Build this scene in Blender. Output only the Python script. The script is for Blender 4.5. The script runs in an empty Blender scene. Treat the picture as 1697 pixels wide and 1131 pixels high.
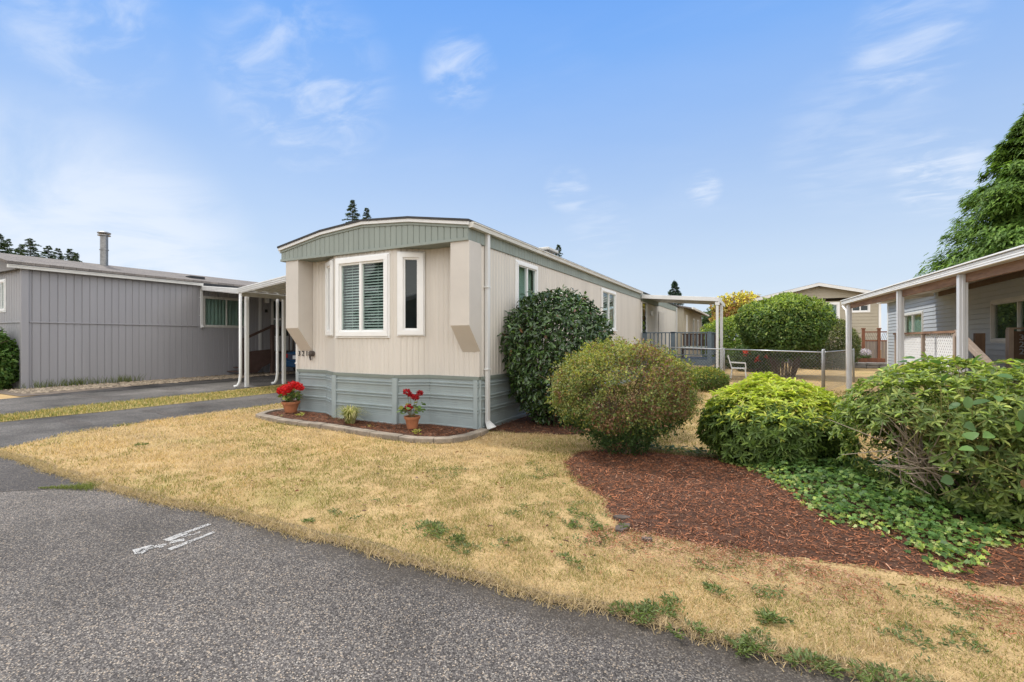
import bpy, math, random
import numpy as np
random.seed(7); RNG = np.random.default_rng(11)
SC = bpy.context.scene; COL = SC.collection
R = math.radians
# ------------------------------------------------------------------ camera, sky, sun, exposure
cam = bpy.data.objects.new("camera", bpy.data.cameras.new("camera")); COL.objects.link(cam)
cam.location = (0, 0, 1.55); cam.rotation_euler = (R(90), 0, 0.483)
cam.data.sensor_width = 36; cam.data.lens = 774.2 / 1697 * 36; cam.data.shift_y = -0.00194
cam.data.clip_start = 0.05; cam.data.clip_end = 3000
SC.camera = cam
SUN_DIR = np.array([-0.82, 0.10, 1.05]); SUN_DIR /= np.linalg.norm(SUN_DIR)      # towards the sun
elev = math.asin(SUN_DIR[2]); azim = math.atan2(SUN_DIR[0], SUN_DIR[1])
w = bpy.data.worlds.new("World"); SC.world = w; w.use_nodes = True
nt = w.node_tree; N = nt.nodes; L = nt.links
bg = N['Background']; bg.inputs['Strength'].default_value = 0.15
sky = N.new('ShaderNodeTexSky'); sky.sky_type = 'NISHITA'; sky.sun_disc = False
sky.sun_elevation = elev; sky.sun_rotation = azim; sky.air_density = 1.0; sky.dust_density = 0.15; sky.ozone_density = 2.0; sky.altitude = 50
def wn(t, **k):
    n = N.new(t)
    for a, b in k.items(): setattr(n, a, b)
    return n
def wmath(op, a, b=None, clamp=False):
    n = wn('ShaderNodeMath', operation=op); n.use_clamp = clamp
    for i, x in enumerate((a, b)):
        if x is None: continue
        if isinstance(x, (int, float)): n.inputs[i].default_value = x
        else: L.new(x, n.inputs[i])
    return n.outputs[0]
tc = wn('ShaderNodeTexCoord'); sep = wn('ShaderNodeSeparateXYZ'); L.new(tc.outputs['Generated'], sep.inputs[0])
zz = wmath('MAXIMUM', sep.outputs['Z'], 0.03)
zz = wmath('ADD', zz, 0.10)
cx = wmath('DIVIDE', sep.outputs['X'], zz); cy = wmath('DIVIDE', sep.outputs['Y'], zz)
cmb = wn('ShaderNodeCombineXYZ'); L.new(cx, cmb.inputs[0]); L.new(cy, cmb.inputs[1])
def cloud(scale, lo, hi, seed, dist=0.6):
    n = wn('ShaderNodeTexNoise'); n.inputs['Scale'].default_value = scale; n.inputs['Detail'].default_value = 8
    n.inputs['Roughness'].default_value = 0.58; n.inputs['Distortion'].default_value = dist
    mp = wn('ShaderNodeMapping'); mp.inputs['Location'].default_value = (seed, seed * .7, seed); mp.inputs['Rotation'].default_value = (0, 0, 0.5)
    mp.inputs['Scale'].default_value = (1, 1.7, 1)
    L.new(cmb.outputs[0], mp.inputs[0]); L.new(mp.outputs[0], n.inputs['Vector'])
    m = wn('ShaderNodeMapRange'); m.interpolation_type = 'SMOOTHSTEP'; m.inputs['From Min'].default_value = lo; m.inputs['From Max'].default_value = hi
    L.new(n.outputs['Fac'], m.inputs[0]); return m.outputs[0]
veil = cloud(0.35, 0.35, 0.95, 3.1, 0.3)            # thin high veil
wisp = cloud(1.15, 0.56, 0.86, 9.4)                 # small wisps
def lobe(dx, dy, dz, lo, hi):                      # a bank of cloud in one part of the sky
    v = np.array([dx, dy, dz]); v /= np.linalg.norm(v)
    d = wn('ShaderNodeVectorMath', operation='DOT_PRODUCT'); d.inputs[1].default_value = tuple(v)
    nrm = wn('ShaderNodeVectorMath', operation='NORMALIZE'); L.new(tc.outputs['Generated'], nrm.inputs[0]); L.new(nrm.outputs[0], d.inputs[0])
    m = wn('ShaderNodeMapRange'); m.interpolation_type = 'SMOOTHSTEP'; m.inputs['From Min'].default_value = lo; m.inputs['From Max'].default_value = hi
    L.new(d.outputs['Value'], m.inputs[0]); return m.outputs[0]
bank = wmath('MULTIPLY', lobe(-1.28, .44, .12, .955, .993), cloud(0.8, .30, .62, 5.5))
fine = cloud(4.2, .36, .74, 1.5, 0.5); puff = None
for (dx, dy, dz, rad, amt) in ((-1.29, .46, .69, 7, .45), (-.565, .834, .573, 4.5, .55), (-.86, .68, .55, 10, .5), (.293, 1.283, .645, 5.5, .45), (.35, 1.313, .352, 4.2, .75), (.18, 1.22, .43, 8, .22), (-.10, 1.075, .322, 2.2, .7), (-.36, .94, .32, 3.0, .5), (-.30, .97, .24, 5, .2)):
    p_ = wmath('MULTIPLY', wmath('MULTIPLY', lobe(dx, dy, dz, math.cos(R(rad)), math.cos(R(rad*.15))), fine), amt); puff = p_ if puff is None else wmath('ADD', puff, p_)
low = wn('ShaderNodeMapRange'); low.interpolation_type = 'SMOOTHSTEP'; L.new(sep.outputs['Z'], low.inputs[0])
low.inputs['From Min'].default_value = 0.34; low.inputs['From Max'].default_value = -0.02
f = wmath('MULTIPLY', veil, 0.12); f = wmath('ADD', f, wmath('MULTIPLY', wisp, 0.08))
f = wmath('ADD', f, wmath('MULTIPLY', bank, 0.75)); f = wmath('ADD', f, puff)
f = wmath('ADD', f, wmath('MULTIPLY', low.outputs[0], 0.12)); f = wmath('MINIMUM', f, 0.85)
hsv = wn('ShaderNodeHueSaturation'); hsv.inputs['Saturation'].default_value = 1.17; hsv.inputs['Value'].default_value = 1.2; L.new(sky.outputs[0], hsv.inputs['Color'])
rp = wn('ShaderNodeValToRGB'); L.new(sep.outputs['Z'], rp.inputs[0]); e_ = rp.color_ramp.elements
e_[0].position = 0.0; e_[0].color = (.70, .79, .90, 1); e_[1].position = 1.0; e_[1].color = (.075, .26, .80, 1)
for p_, c_ in ((.14, (.60, .735, .91)), (.34, (.40, .585, .92)), (.52, (.19, .44, .955)), (.60, (.14, .39, .95))):
    x_ = e_.new(p_); x_.color = (*c_, 1)
gr = wn('ShaderNodeVectorMath', operation='SCALE'); gr.inputs['Scale'].default_value = 6.15; L.new(rp.outputs[0], gr.inputs[0])
sk = wn('ShaderNodeMix', data_type='RGBA'); sk.inputs[0].default_value = .92; L.new(hsv.outputs[0], sk.inputs[6]); L.new(gr.outputs[0], sk.inputs[7])
mx = wn('ShaderNodeMix', data_type='RGBA'); L.new(f, mx.inputs[0]); L.new(sk.outputs[2], mx.inputs[6]); mx.inputs[7].default_value = (5.3, 5.75, 6.5, 1)
# unseen cloud sheet added behind the viewer to brighten the shaded fronts
rear = wmath('MULTIPLY', lobe(.36, -.80, .55, -.15, .55), cloud(0.5, .15, .5, 7.7))
m2 = wn('ShaderNodeMix', data_type='RGBA'); L.new(rear, m2.inputs[0]); L.new(mx.outputs[2], m2.inputs[6]); m2.inputs[7].default_value = (13.5, 13.3, 13.0, 1)
L.new(m2.outputs[2], bg.inputs['Color'])
sl = bpy.data.lights.new("sun", 'SUN'); sl.energy = 2.9; sl.angle = R(2.5); sl.color = (1, .955, .88)
so = bpy.data.objects.new("sun", sl); COL.objects.link(so); so.location = (-20, 5, 30)
from mathutils import Vector
so.rotation_euler = Vector(SUN_DIR).to_track_quat('Z', 'Y').to_euler()
SC.view_settings.view_transform = 'Standard'; SC.view_settings.look = 'None'; SC.view_settings.gamma = 1; SC.view_settings.exposure = 0.09
SC.cycles.max_bounces = 6; SC.cycles.transparent_max_bounces = 12

# ------------------------------------------------------------------ helpers
class MB:
    def __init__(s): s.v = []; s.f = []
    def add(s, vs, fs):
        o = len(s.v); s.v += [tuple(map(float, p)) for p in vs]; s.f += [tuple(i + o for i in f) for f in fs]; return s
    def box(s, x0, x1, y0, y1, z0, z1):
        return s.add([(x0,y0,z0),(x1,y0,z0),(x1,y1,z0),(x0,y1,z0),(x0,y0,z1),(x1,y0,z1),(x1,y1,z1),(x0,y1,z1)],
                     [(0,3,2,1),(4,5,6,7),(0,1,5,4),(1,2,6,5),(2,3,7,6),(3,0,4,7)])
    def fbox(s, F, s0, s1, n0, n1, z0, z1):
        p = [F(a, n, z) for z in (z0, z1) for a, n in ((s0, n1), (s1, n1), (s1, n0), (s0, n0))]
        return s.add(p, [(0,3,2,1),(4,5,6,7),(0,1,5,4),(1,2,6,5),(2,3,7,6),(3,0,4,7)])
    def prism(s, poly, axis, a0, a1):             # poly: 2D points; extruded along axis x / y / z
        def P(p, a): return {'x': (a, p[0], p[1]), 'y': (p[0], a, p[1]), 'z': (p[0], p[1], a)}[axis]
        n = len(poly)
        return s.add([P(p, a0) for p in poly] + [P(p, a1) for p in poly],
                     [tuple(range(n)), tuple(range(2*n-1, n-1, -1))] + [(i, i+n, (i+1) % n + n, (i+1) % n) for i in range(n)])
    def beam(s, a, b, wd, ht, up=(0, 0, 1)):     # bar from a to b, wd sideways, ht along up
        a = np.array(a, float); b = np.array(b, float); d = (b-a)/np.linalg.norm(b-a); up = np.array(up, float)
        r = np.cross(d, up); r /= np.linalg.norm(r); u = np.cross(r, d)
        p = [q + r*x*wd/2 + u*y*ht/2 for q in (a, b) for x, y in ((-1,-1),(1,-1),(1,1),(-1,1))]
        return s.add(p, [(0,3,2,1),(4,5,6,7),(0,1,5,4),(1,2,6,5),(2,3,7,6),(3,0,4,7)])
    def tube(s, pts, rad, k=8, cap=True):
        pts = [np.array(p, float) for p in pts]; n = len(pts)
        rad = list(rad) if hasattr(rad, '__len__') else [rad]*n
        vs = []; prev = None
        for i, p in enumerate(pts):
            d = pts[min(i+1, n-1)] - pts[max(i-1, 0)]; d /= (np.linalg.norm(d) + 1e-9)
            a = np.array([0, 0, 1.]) if abs(d[2]) < .9 else np.array([1., 0, 0])
            if prev is None: r = np.cross(d, a)
            else: r = prev - d*np.dot(prev, d)
            r /= np.linalg.norm(r) + 1e-9; prev = r; u = np.cross(d, r)
            vs += [p + rad[i]*(math.cos(t)*r + math.sin(t)*u) for t in [2*math.pi*j/k for j in range(k)]]
        fs = [(i*k+j, i*k+(j+1) % k, (i+1)*k+(j+1) % k, (i+1)*k+j) for i in range(n-1) for j in range(k)]
        if cap: fs += [tuple(range(k-1, -1, -1)), tuple((n-1)*k+j for j in range(k))]
        return s.add(vs, fs)
    def lathe(s, prof, c=(0, 0, 0), k=20):
        vs = [(c[0]+r*math.cos(2*math.pi*j/k), c[1]+r*math.sin(2*math.pi*j/k), c[2]+z) for r, z in prof for j in range(k)]
        fs = [(i*k+j, i*k+(j+1) % k, (i+1)*k+(j+1) % k, (i+1)*k+j) for i in range(len(prof)-1) for j in range(k)]
        return s.add(vs, fs)
    def build(s, name, mat, parent=None, bevel=0, smooth=False):
        o = origin(parent)
        me = bpy.data.meshes.new(name); me.from_pydata([(x-o[0], y-o[1], z-o[2]) for x, y, z in s.v], [], s.f); me.update()
        return link(name, me, mat, parent, bevel, smooth)
ORG = {}
def origin(p):
    return ORG.get(p.name, (0, 0, 0)) if p else (0, 0, 0)
def link(name, me, mat, parent=None, bevel=0, smooth=False):
    ob = bpy.data.objects.new(name, me); COL.objects.link(ob)
    if mat: me.materials.append(mat)
    if parent: ob.parent = parent; ORG[ob.name] = origin(parent)
    if smooth:
        me.polygons.foreach_set('use_smooth', [True]*len(me.polygons))
    if bevel:
        b = ob.modifiers.new('bevel', 'BEVEL'); b.width = bevel; b.segments = 2; b.limit_method = 'ANGLE'; b.angle_limit = R(40)
    return ob
def thing(name, label, cat, loc=(0, 0, 0), group=None):
    o = bpy.data.objects.new(name, None); COL.objects.link(o); o.location = loc; o.empty_display_size = .2
    ORG[o.name] = tuple(loc); return tag(o, label, cat, group)
def tag(o, label, cat, group=None, kind=None):
    if label: o['label'] = label
    if cat: o['category'] = cat
    if group: o['group'] = group
    if kind: o['kind'] = kind
    return o
def Fr(ox, oy, dx, dy):                          # wall frame: s along the wall, n outwards (right of the direction), z up
    l = math.hypot(dx, dy); dx /= l; dy /= l
    return lambda s, n, z: (ox + dx*s + dy*n, oy + dy*s - dx*n, z)

def npmesh(name, V, F, mat, parent=None, tint=None, smooth=False, org=True):
    """V (n,3); F (m,k) faces all of k corners; tint (n,3) per-vertex colour"""
    o = np.array(origin(parent)) if org else 0
    V = np.asarray(V, np.float32) - np.asarray(o, np.float32); F = np.asarray(F, np.int32); m, k = F.shape
    me = bpy.data.meshes.new(name)
    me.vertices.add(len(V)); me.vertices.foreach_set('co', V.astype(np.float32).ravel())
    me.loops.add(m*k); me.loops.foreach_set('vertex_index', F.ravel())
    me.polygons.add(m); me.polygons.foreach_set('loop_start', np.arange(0, m*k, k, dtype=np.int32))
    if smooth: me.polygons.foreach_set('use_smooth', np.ones(m, bool))
    if tint is not None:
        ca = me.color_attributes.new('tint', 'FLOAT_COLOR', 'POINT')
        ca.data.foreach_set('color', np.concatenate([np.asarray(tint, np.float32), np.ones((len(V), 1), np.float32)], 1).ravel())
    me.update(calc_edges=True); me.validate()
    return link(name, me, mat, parent)
def unit(a): return a/(np.linalg.norm(a, axis=-1, keepdims=True)+1e-9)
def rnd(*s): return RNG.random(s)
def rdir(n): return unit(RNG.normal(size=(n, 3)))
def vnoise(P, scale, seed=0):
    """smooth value noise 0..1 at points P (n,3)"""
    Q = np.asarray(P)*scale + seed*17.31; I = np.floor(Q).astype(np.int64); T = Q-I; T = T*T*(3-2*T); out = 0
    for dx in (0, 1):
        for dy in (0, 1):
            for dz in (0, 1):
                h = (I[:, 0]+dx)*374761393 + (I[:, 1]+dy)*668265263 + (I[:, 2]+dz)*2147483647 + seed*974711
                h = (h ^ (h >> 13))*1274126177; h = (h ^ (h >> 16)) & 0xffff
                wgt = (T[:, 0] if dx else 1-T[:, 0])*(T[:, 1] if dy else 1-T[:, 1])*(T[:, 2] if dz else 1-T[:, 2])
                out = out + wgt*h/65535.
    return out
def fbm(P, scale, seed=0, o=3):
    r = 0; a = .5; t = 0
    for i in range(o): r = r + a*vnoise(P, scale*2**i, seed+i); t += a; a *= .5
    return r/t
LEAF = {
 'oval': (np.array([[0,0,0],[.35,.42,.10],[.75,.36,.04],[1,0,-.16],[.75,-.36,.04],[.35,-.42,.10],[.5,0,-.03]]), [(0,6,2,1),(6,3,2,2),(0,5,4,6),(6,4,3,3)]),
 'dia': (np.array([[0,0,0],[.5,.5,.1],[1,0,-.14],[.5,-.5,.1],[.5,0,-.04]]), [(0,4,2,1),(0,3,2,4)]),
 'ivy': (np.array([[0,0,0],[.12,.45,.04],[.42,.24,.0],[.55,.5,-.06],[.7,.2,-.02],[1.05,0,-.16],[.7,-.2,-.02],[.55,-.5,-.06],[.42,-.24,0],[.12,-.45,.04],[.4,0,.03]]),
         [(0,10,2,1),(10,4,3,2),(10,5,4,4),(0,9,8,10),(10,8,7,6),(10,6,5,5)]),
 'big': (np.array([[0,0,0],[.12,.34,.05],[.45,.52,.07],[.8,.36,.0],[1,0,-.16],[.8,-.36,0],[.45,-.52,.07],[.12,-.34,.05],[.45,0,-.02]]),
         [(0,8,2,1),(8,4,3,2),(0,7,6,8),(8,6,5,4)]),
 'blade': (np.array([[0,.5,0],[0,-.5,0],[.5,-.38,.03],[.5,.38,.03],[1,0,-.1]]), [(0,1,2,3),(3,2,4,4)]),
}
def leafgeo(P, D, Nn, ln, wd, tint, shape):
    T, Fs = LEAF[shape]; n = len(P)
    D = unit(D); S = unit(np.cross(Nn, D)); Nn = np.cross(D, S)
    ln = np.broadcast_to(ln, (n,))[:, None, None]; wd = np.broadcast_to(wd, (n,))[:, None, None]
    V = P[:, None, :] + D[:, None, :]*T[None, :, 0:1]*ln + S[:, None, :]*T[None, :, 1:2]*wd + Nn[:, None, :]*T[None, :, 2:3]*ln
    k = len(T); V = V.reshape(-1, 3)
    tris = []
    for f in Fs:
        tris.append(f[:3])
        if f[3] != f[2]: tris.append((f[0], f[2], f[3]))
    F = (np.arange(n)*k)[:, None, None] + np.array(tris)[None]
    return V, F.reshape(-1, 3), np.repeat(tint, k, 0)
def join(gs):
    Vs, Fs, Ts = [], [], []; o = 0
    for V, F, T in gs: Vs.append(V); Fs.append(F+o); Ts.append(T); o += len(V)
    return np.concatenate(Vs), np.concatenate(Fs), np.concatenate(Ts)
def inpoly(x, y, poly):
    r = np.zeros(len(x), bool); n = len(poly)
    for i in range(n):
        x0, y0 = poly[i]; x1, y1 = poly[(i+1) % n]
        c = ((y0 > y) != (y1 > y)) & (x < (x1-x0)*(y-y0)/((y1-y0) or 1e-9)+x0); r ^= c
    return r

# ------------------------------------------------------------------ materials
MAT = {}
def nodes(name):
    m = bpy.data.materials.new(name); m.use_nodes = True; return m, m.node_tree.nodes, m.node_tree.links, m.node_tree.nodes['Principled BSDF']
def mat(name, col, rough=.6, var=.12, scale=6., bump=0., bscale=60., metal=0., spec=.5, streak=0., col2=None, fine=0., fscale=150):
    """painted / plain surface with soft wear variation; streak = vertical grime"""
    m, n, l, b = nodes(name)
    t = n.new('ShaderNodeTexCoord'); nz = n.new('ShaderNodeTexNoise'); nz.inputs['Scale'].default_value = scale; nz.inputs['Detail'].default_value = 6; nz.inputs['Roughness'].default_value = .65
    mp = n.new('ShaderNodeMapping'); mp.inputs['Scale'].default_value = (1, 1, .12 if streak else 1)
    l.new(t.outputs['Object'], mp.inputs[0]); l.new(mp.outputs[0], nz.inputs['Vector'])
    cr = n.new('ShaderNodeValToRGB'); a = max(0, 1-var*1.3); c2 = col2 or tuple(min(1, c*(1+var*.6)) for c in col)
    cr.color_ramp.elements[0].position = .3; cr.color_ramp.elements[1].position = .7
    cr.color_ramp.elements[0].color = (*[c*a for c in col], 1); cr.color_ramp.elements[1].color = (*c2, 1)
    l.new(nz.outputs['Fac'], cr.inputs[0]); last = cr.outputs[0]
    if fine:
        nf = n.new('ShaderNodeTexNoise'); nf.inputs['Scale'].default_value = fscale; nf.inputs['Detail'].default_value = 3; l.new(t.outputs['Object'], nf.inputs['Vector'])
        mr = n.new('ShaderNodeMapRange'); mr.inputs['From Min'].default_value = .3; mr.inputs['From Max'].default_value = .7; mr.inputs['To Min'].default_value = 1-fine; mr.inputs['To Max'].default_value = 1+fine; l.new(nf.outputs['Fac'], mr.inputs[0])
        mu = n.new('ShaderNodeMix'); mu.data_type = 'RGBA'; mu.blend_type = 'MULTIPLY'; mu.inputs[0].default_value = 1; l.new(last, mu.inputs[6]); l.new(mr.outputs[0], mu.inputs[7]); last = mu.outputs[2]
    l.new(last, b.inputs['Base Color'])
    b.inputs['Roughness'].default_value = rough; b.inputs['Metallic'].default_value = metal; b.inputs['Specular IOR Level'].default_value = spec
    if bump:
        nb = n.new('ShaderNodeTexNoise'); nb.inputs['Scale'].default_value = bscale; nb.inputs['Detail'].default_value = 4; l.new(t.outputs['Object'], nb.inputs['Vector'])
        bp = n.new('ShaderNodeBump'); bp.inputs['Strength'].default_value = bump; bp.inputs['Distance'].default_value = .01; l.new(nb.outputs['Fac'], bp.inputs['Height']); l.new(bp.outputs[0], b.inputs['Normal'])
    MAT[name] = m; return m
def leafmat(name, rough=.5, spec=.5, trans=.3, gain=1.):
    m, n, l, b = nodes(name)
    a0 = n.new('ShaderNodeAttribute'); a0.attribute_name = 'tint'; a = n.new('ShaderNodeVectorMath'); a.operation = 'SCALE'; a.inputs['Scale'].default_value = gain; l.new(a0.outputs['Color'], a.inputs[0]); l.new(a.outputs[0], b.inputs['Base Color'])
    b.inputs['Roughness'].default_value = rough; b.inputs['Specular IOR Level'].default_value = spec
    if trans:
        t = n.new('ShaderNodeBsdfTranslucent'); mx = n.new('ShaderNodeMixShader'); mx.inputs[0].default_value = trans
        g = n.new('ShaderNodeMix'); g.data_type = 'RGBA'; g.blend_type = 'MULTIPLY'; g.inputs[0].default_value = 1; l.new(a.outputs[0], g.inputs[6]); g.inputs[7].default_value = (1.25, 1.3, .6, 1)
        l.new(g.outputs[2], t.inputs['Color']); l.new(b.outputs[0], mx.inputs[1]); l.new(t.outputs[0], mx.inputs[2]); l.new(mx.outputs[0], n['Material Output'].inputs['Surface'])
    MAT[name] = m; return m
def wood(name, c1, c2, rough=.75, axis=(1, 1, .1), scale=14):
    m, n, l, b = nodes(name); t = n.new('ShaderNodeTexCoord'); mp = n.new('ShaderNodeMapping'); mp.inputs['Scale'].default_value = axis
    nz = n.new('ShaderNodeTexNoise'); nz.inputs['Scale'].default_value = scale; nz.inputs['Detail'].default_value = 7; nz.inputs['Roughness'].default_value = .7; nz.inputs['Distortion'].default_value = .4
    l.new(t.outputs['Object'], mp.inputs[0]); l.new(mp.outputs[0], nz.inputs['Vector']); cr = n.new('ShaderNodeValToRGB')
    cr.color_ramp.elements[0].position = .32; cr.color_ramp.elements[1].position = .68; cr.color_ramp.elements[0].color = (*c1, 1); cr.color_ramp.elements[1].color = (*c2, 1)
    l.new(nz.outputs['Fac'], cr.inputs[0]); l.new(cr.outputs[0], b.inputs['Base Color']); b.inputs['Roughness'].default_value = rough
    bp = n.new('ShaderNodeBump'); bp.inputs['Strength'].default_value = .25; bp.inputs['Distance'].default_value = .01; l.new(nz.outputs['Fac'], bp.inputs['Height']); l.new(bp.outputs[0], b.inputs['Normal'])
    MAT[name] = m; return m
def glassmat():
    m, n, l, b = nodes('window_glass'); n.remove(b)
    tr = n.new('ShaderNodeBsdfTransparent'); tr.inputs[0].default_value = (.80, .86, .84, 1)
    gl = n.new('ShaderNodeBsdfGlossy'); gl.inputs['Roughness'].default_value = .01; gl.inputs[0].default_value = (.95, 1, 1, 1)
    fr = n.new('ShaderNodeFresnel'); fr.inputs['IOR'].default_value = 1.5
    ge = n.new('ShaderNodeNewGeometry'); sb = n.new('ShaderNodeMath'); sb.operation = 'SUBTRACT'; sb.inputs[0].default_value = 1; l.new(ge.outputs['Backfacing'], sb.inputs[1])
    ml = n.new('ShaderNodeMath'); ml.operation = 'MULTIPLY'; l.new(fr.outputs[0], ml.inputs[0]); l.new(sb.outputs[0], ml.inputs[1])
    mx = n.new('ShaderNodeMixShader'); l.new(ml.outputs[0], mx.inputs[0]); l.new(tr.outputs[0], mx.inputs[1]); l.new(gl.outputs[0], mx.inputs[2])
    l.new(mx.outputs[0], n['Material Output'].inputs['Surface']); MAT['glass'] = m
glassmat()
mat('cream', (.605, .565, .51), .55, .09, 1.6, .05, 30, streak=1); mat('cream_smooth', (.565, .525, .475), .5, .05, 2)
mat('sage', (.255, .29, .26), .55, .10, 2.5, streak=1); mat('sage_dark', (.19, .22, .195), .6, .1, 3)
mat('skirt', (.30, .35, .355), .5, .10, 2.2, .03, 25); mat('white', (.80, .80, .79), .4, .04, 3); mat('white_old', (.68, .68, .67), .5, .07, 2.5, streak=1); mat('post_grey', (.56, .575, .60), .45, .05, 2)
mat('offwhite', (.62, .61, .57), .5, .12, 3); mat('black', (.015, .016, .018), .6, .2, 10); mat('felt', (.05, .05, .052), .9, .3, 8, .3, 80)
mat('greige', (.31, .305, .32), .6, .07, 1.3, .04, 30, streak=1); mat('greige_dark', (.21, .20, .195), .6, .08, 2)
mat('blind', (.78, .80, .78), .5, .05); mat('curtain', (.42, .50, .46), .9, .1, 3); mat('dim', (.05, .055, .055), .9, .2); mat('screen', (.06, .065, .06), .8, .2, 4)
mat('lapgrey', (.40, .425, .445), .55, .05, 2, .04, 40); mat('lapbeige', (.385, .345, .265), .6, .06, 2); mat('blocks', (.25, .26, .265), .9, .2, 8, .4, 60)
mat('deckblue', (.10, .135, .165), .6, .15, 6); mat('galv', (.48, .50, .52), .38, .12, 12, metal=.75); mat('galv_dull', (.36, .37, .38), .5, .15, 12, metal=.5); mat('pipe', (.25, .25, .25), .42, .25, 9, metal=.8)
mat('brownpaint', (.105, .062, .05), .65, .25, 6); mat('terracotta', (.40, .15, .065), .75, .22, 9, .1, 60); mat('soil', (.03, .02, .015), .95, .4, 30, .5, 80)
mat('stone', (.27, .225, .175), .9, .32, 5, .5, 90, fine=.25, fscale=120); mat('slate', (.10, .075, .06), .8, .35, 10, .4, 50); mat('rockwall', (.21, .20, .185), .95, .35, 4, .6, 20)
mat('carblue', (.012, .055, .13), .22, .05, 2, spec=.7); mat('tyre', (.015, .015, .015), .8); mat('tail', (.35, .01, .012), .2, .05); mat('plate', (.70, .73, .78), .4, .05); mat('cushion', (.55, .58, .50), .9, .35, 14)
mat('plastic', (.72, .71, .67), .45, .08, 3); mat('bark', (.10, .075, .055), .9, .35, 12, .6, 40); mat('stem', (.16, .115, .08), .85, .3, 20); mat('twig', (.22, .19, .09), .8, .3, 20)
mat('iron', (.12, .10, .09), .5, .3, 20, metal=.6); mat('navy', (.035, .045, .075), .5, .1)
wood('oldwood', (.25, .20, .165), (.42, .33, .26)); wood('beamwood', (.16, .085, .05), (.36, .215, .135), axis=(1, .15, 1)); wood('redwood', (.11, .042, .022), (.22, .085, .04)); wood('fencegrey', (.14, .115, .10), (.25, .21, .18), axis=(3, 3, .1)); wood('postbrown', (.075, .045, .028), (.14, .085, .05))
leafmat('leaf_gloss', .28, .6, .12); leafmat('leaf', .52, .4, .36, 1.15); leafmat('leaf_soft', .6, .3, .35); leafmat('petal', .55, .3, .25); leafmat('straw', .8, .2, .25); leafmat('chip', .85, .2, 0)
def shingle():
    m, n, l, b = nodes('shingles'); t = n.new('ShaderNodeTexCoord'); br = n.new('ShaderNodeTexBrick'); mp = n.new('ShaderNodeMapping'); mp.inputs['Rotation'].default_value = (0, 0, R(90))
    l.new(t.outputs['Object'], mp.inputs[0]); l.new(mp.outputs[0], br.inputs[0]); br.inputs['Scale'].default_value = 1; br.inputs['Brick Width'].default_value = .33; br.inputs['Row Height'].default_value = .14; br.inputs['Mortar Size'].default_value = .006
    br.inputs['Color1'].default_value = (.20, .175, .155, 1); br.inputs['Color2'].default_value = (.13, .115, .105, 1); br.inputs['Mortar'].default_value = (.06, .055, .05, 1)
    nz = n.new('ShaderNodeTexNoise'); nz.inputs['Scale'].default_value = 40; l.new(t.outputs['Object'], nz.inputs['Vector'])
    mu = n.new('ShaderNodeMix'); mu.data_type = 'RGBA'; mu.blend_type = 'OVERLAY'; mu.inputs[0].default_value = .7; l.new(br.outputs[0], mu.inputs[6]); l.new(nz.outputs['Fac'], mu.inputs[7]); l.new(mu.outputs[2], b.inputs['Base Color']); b.inputs['Roughness'].default_value = .95
    MAT['shingles'] = m
shingle()
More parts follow.
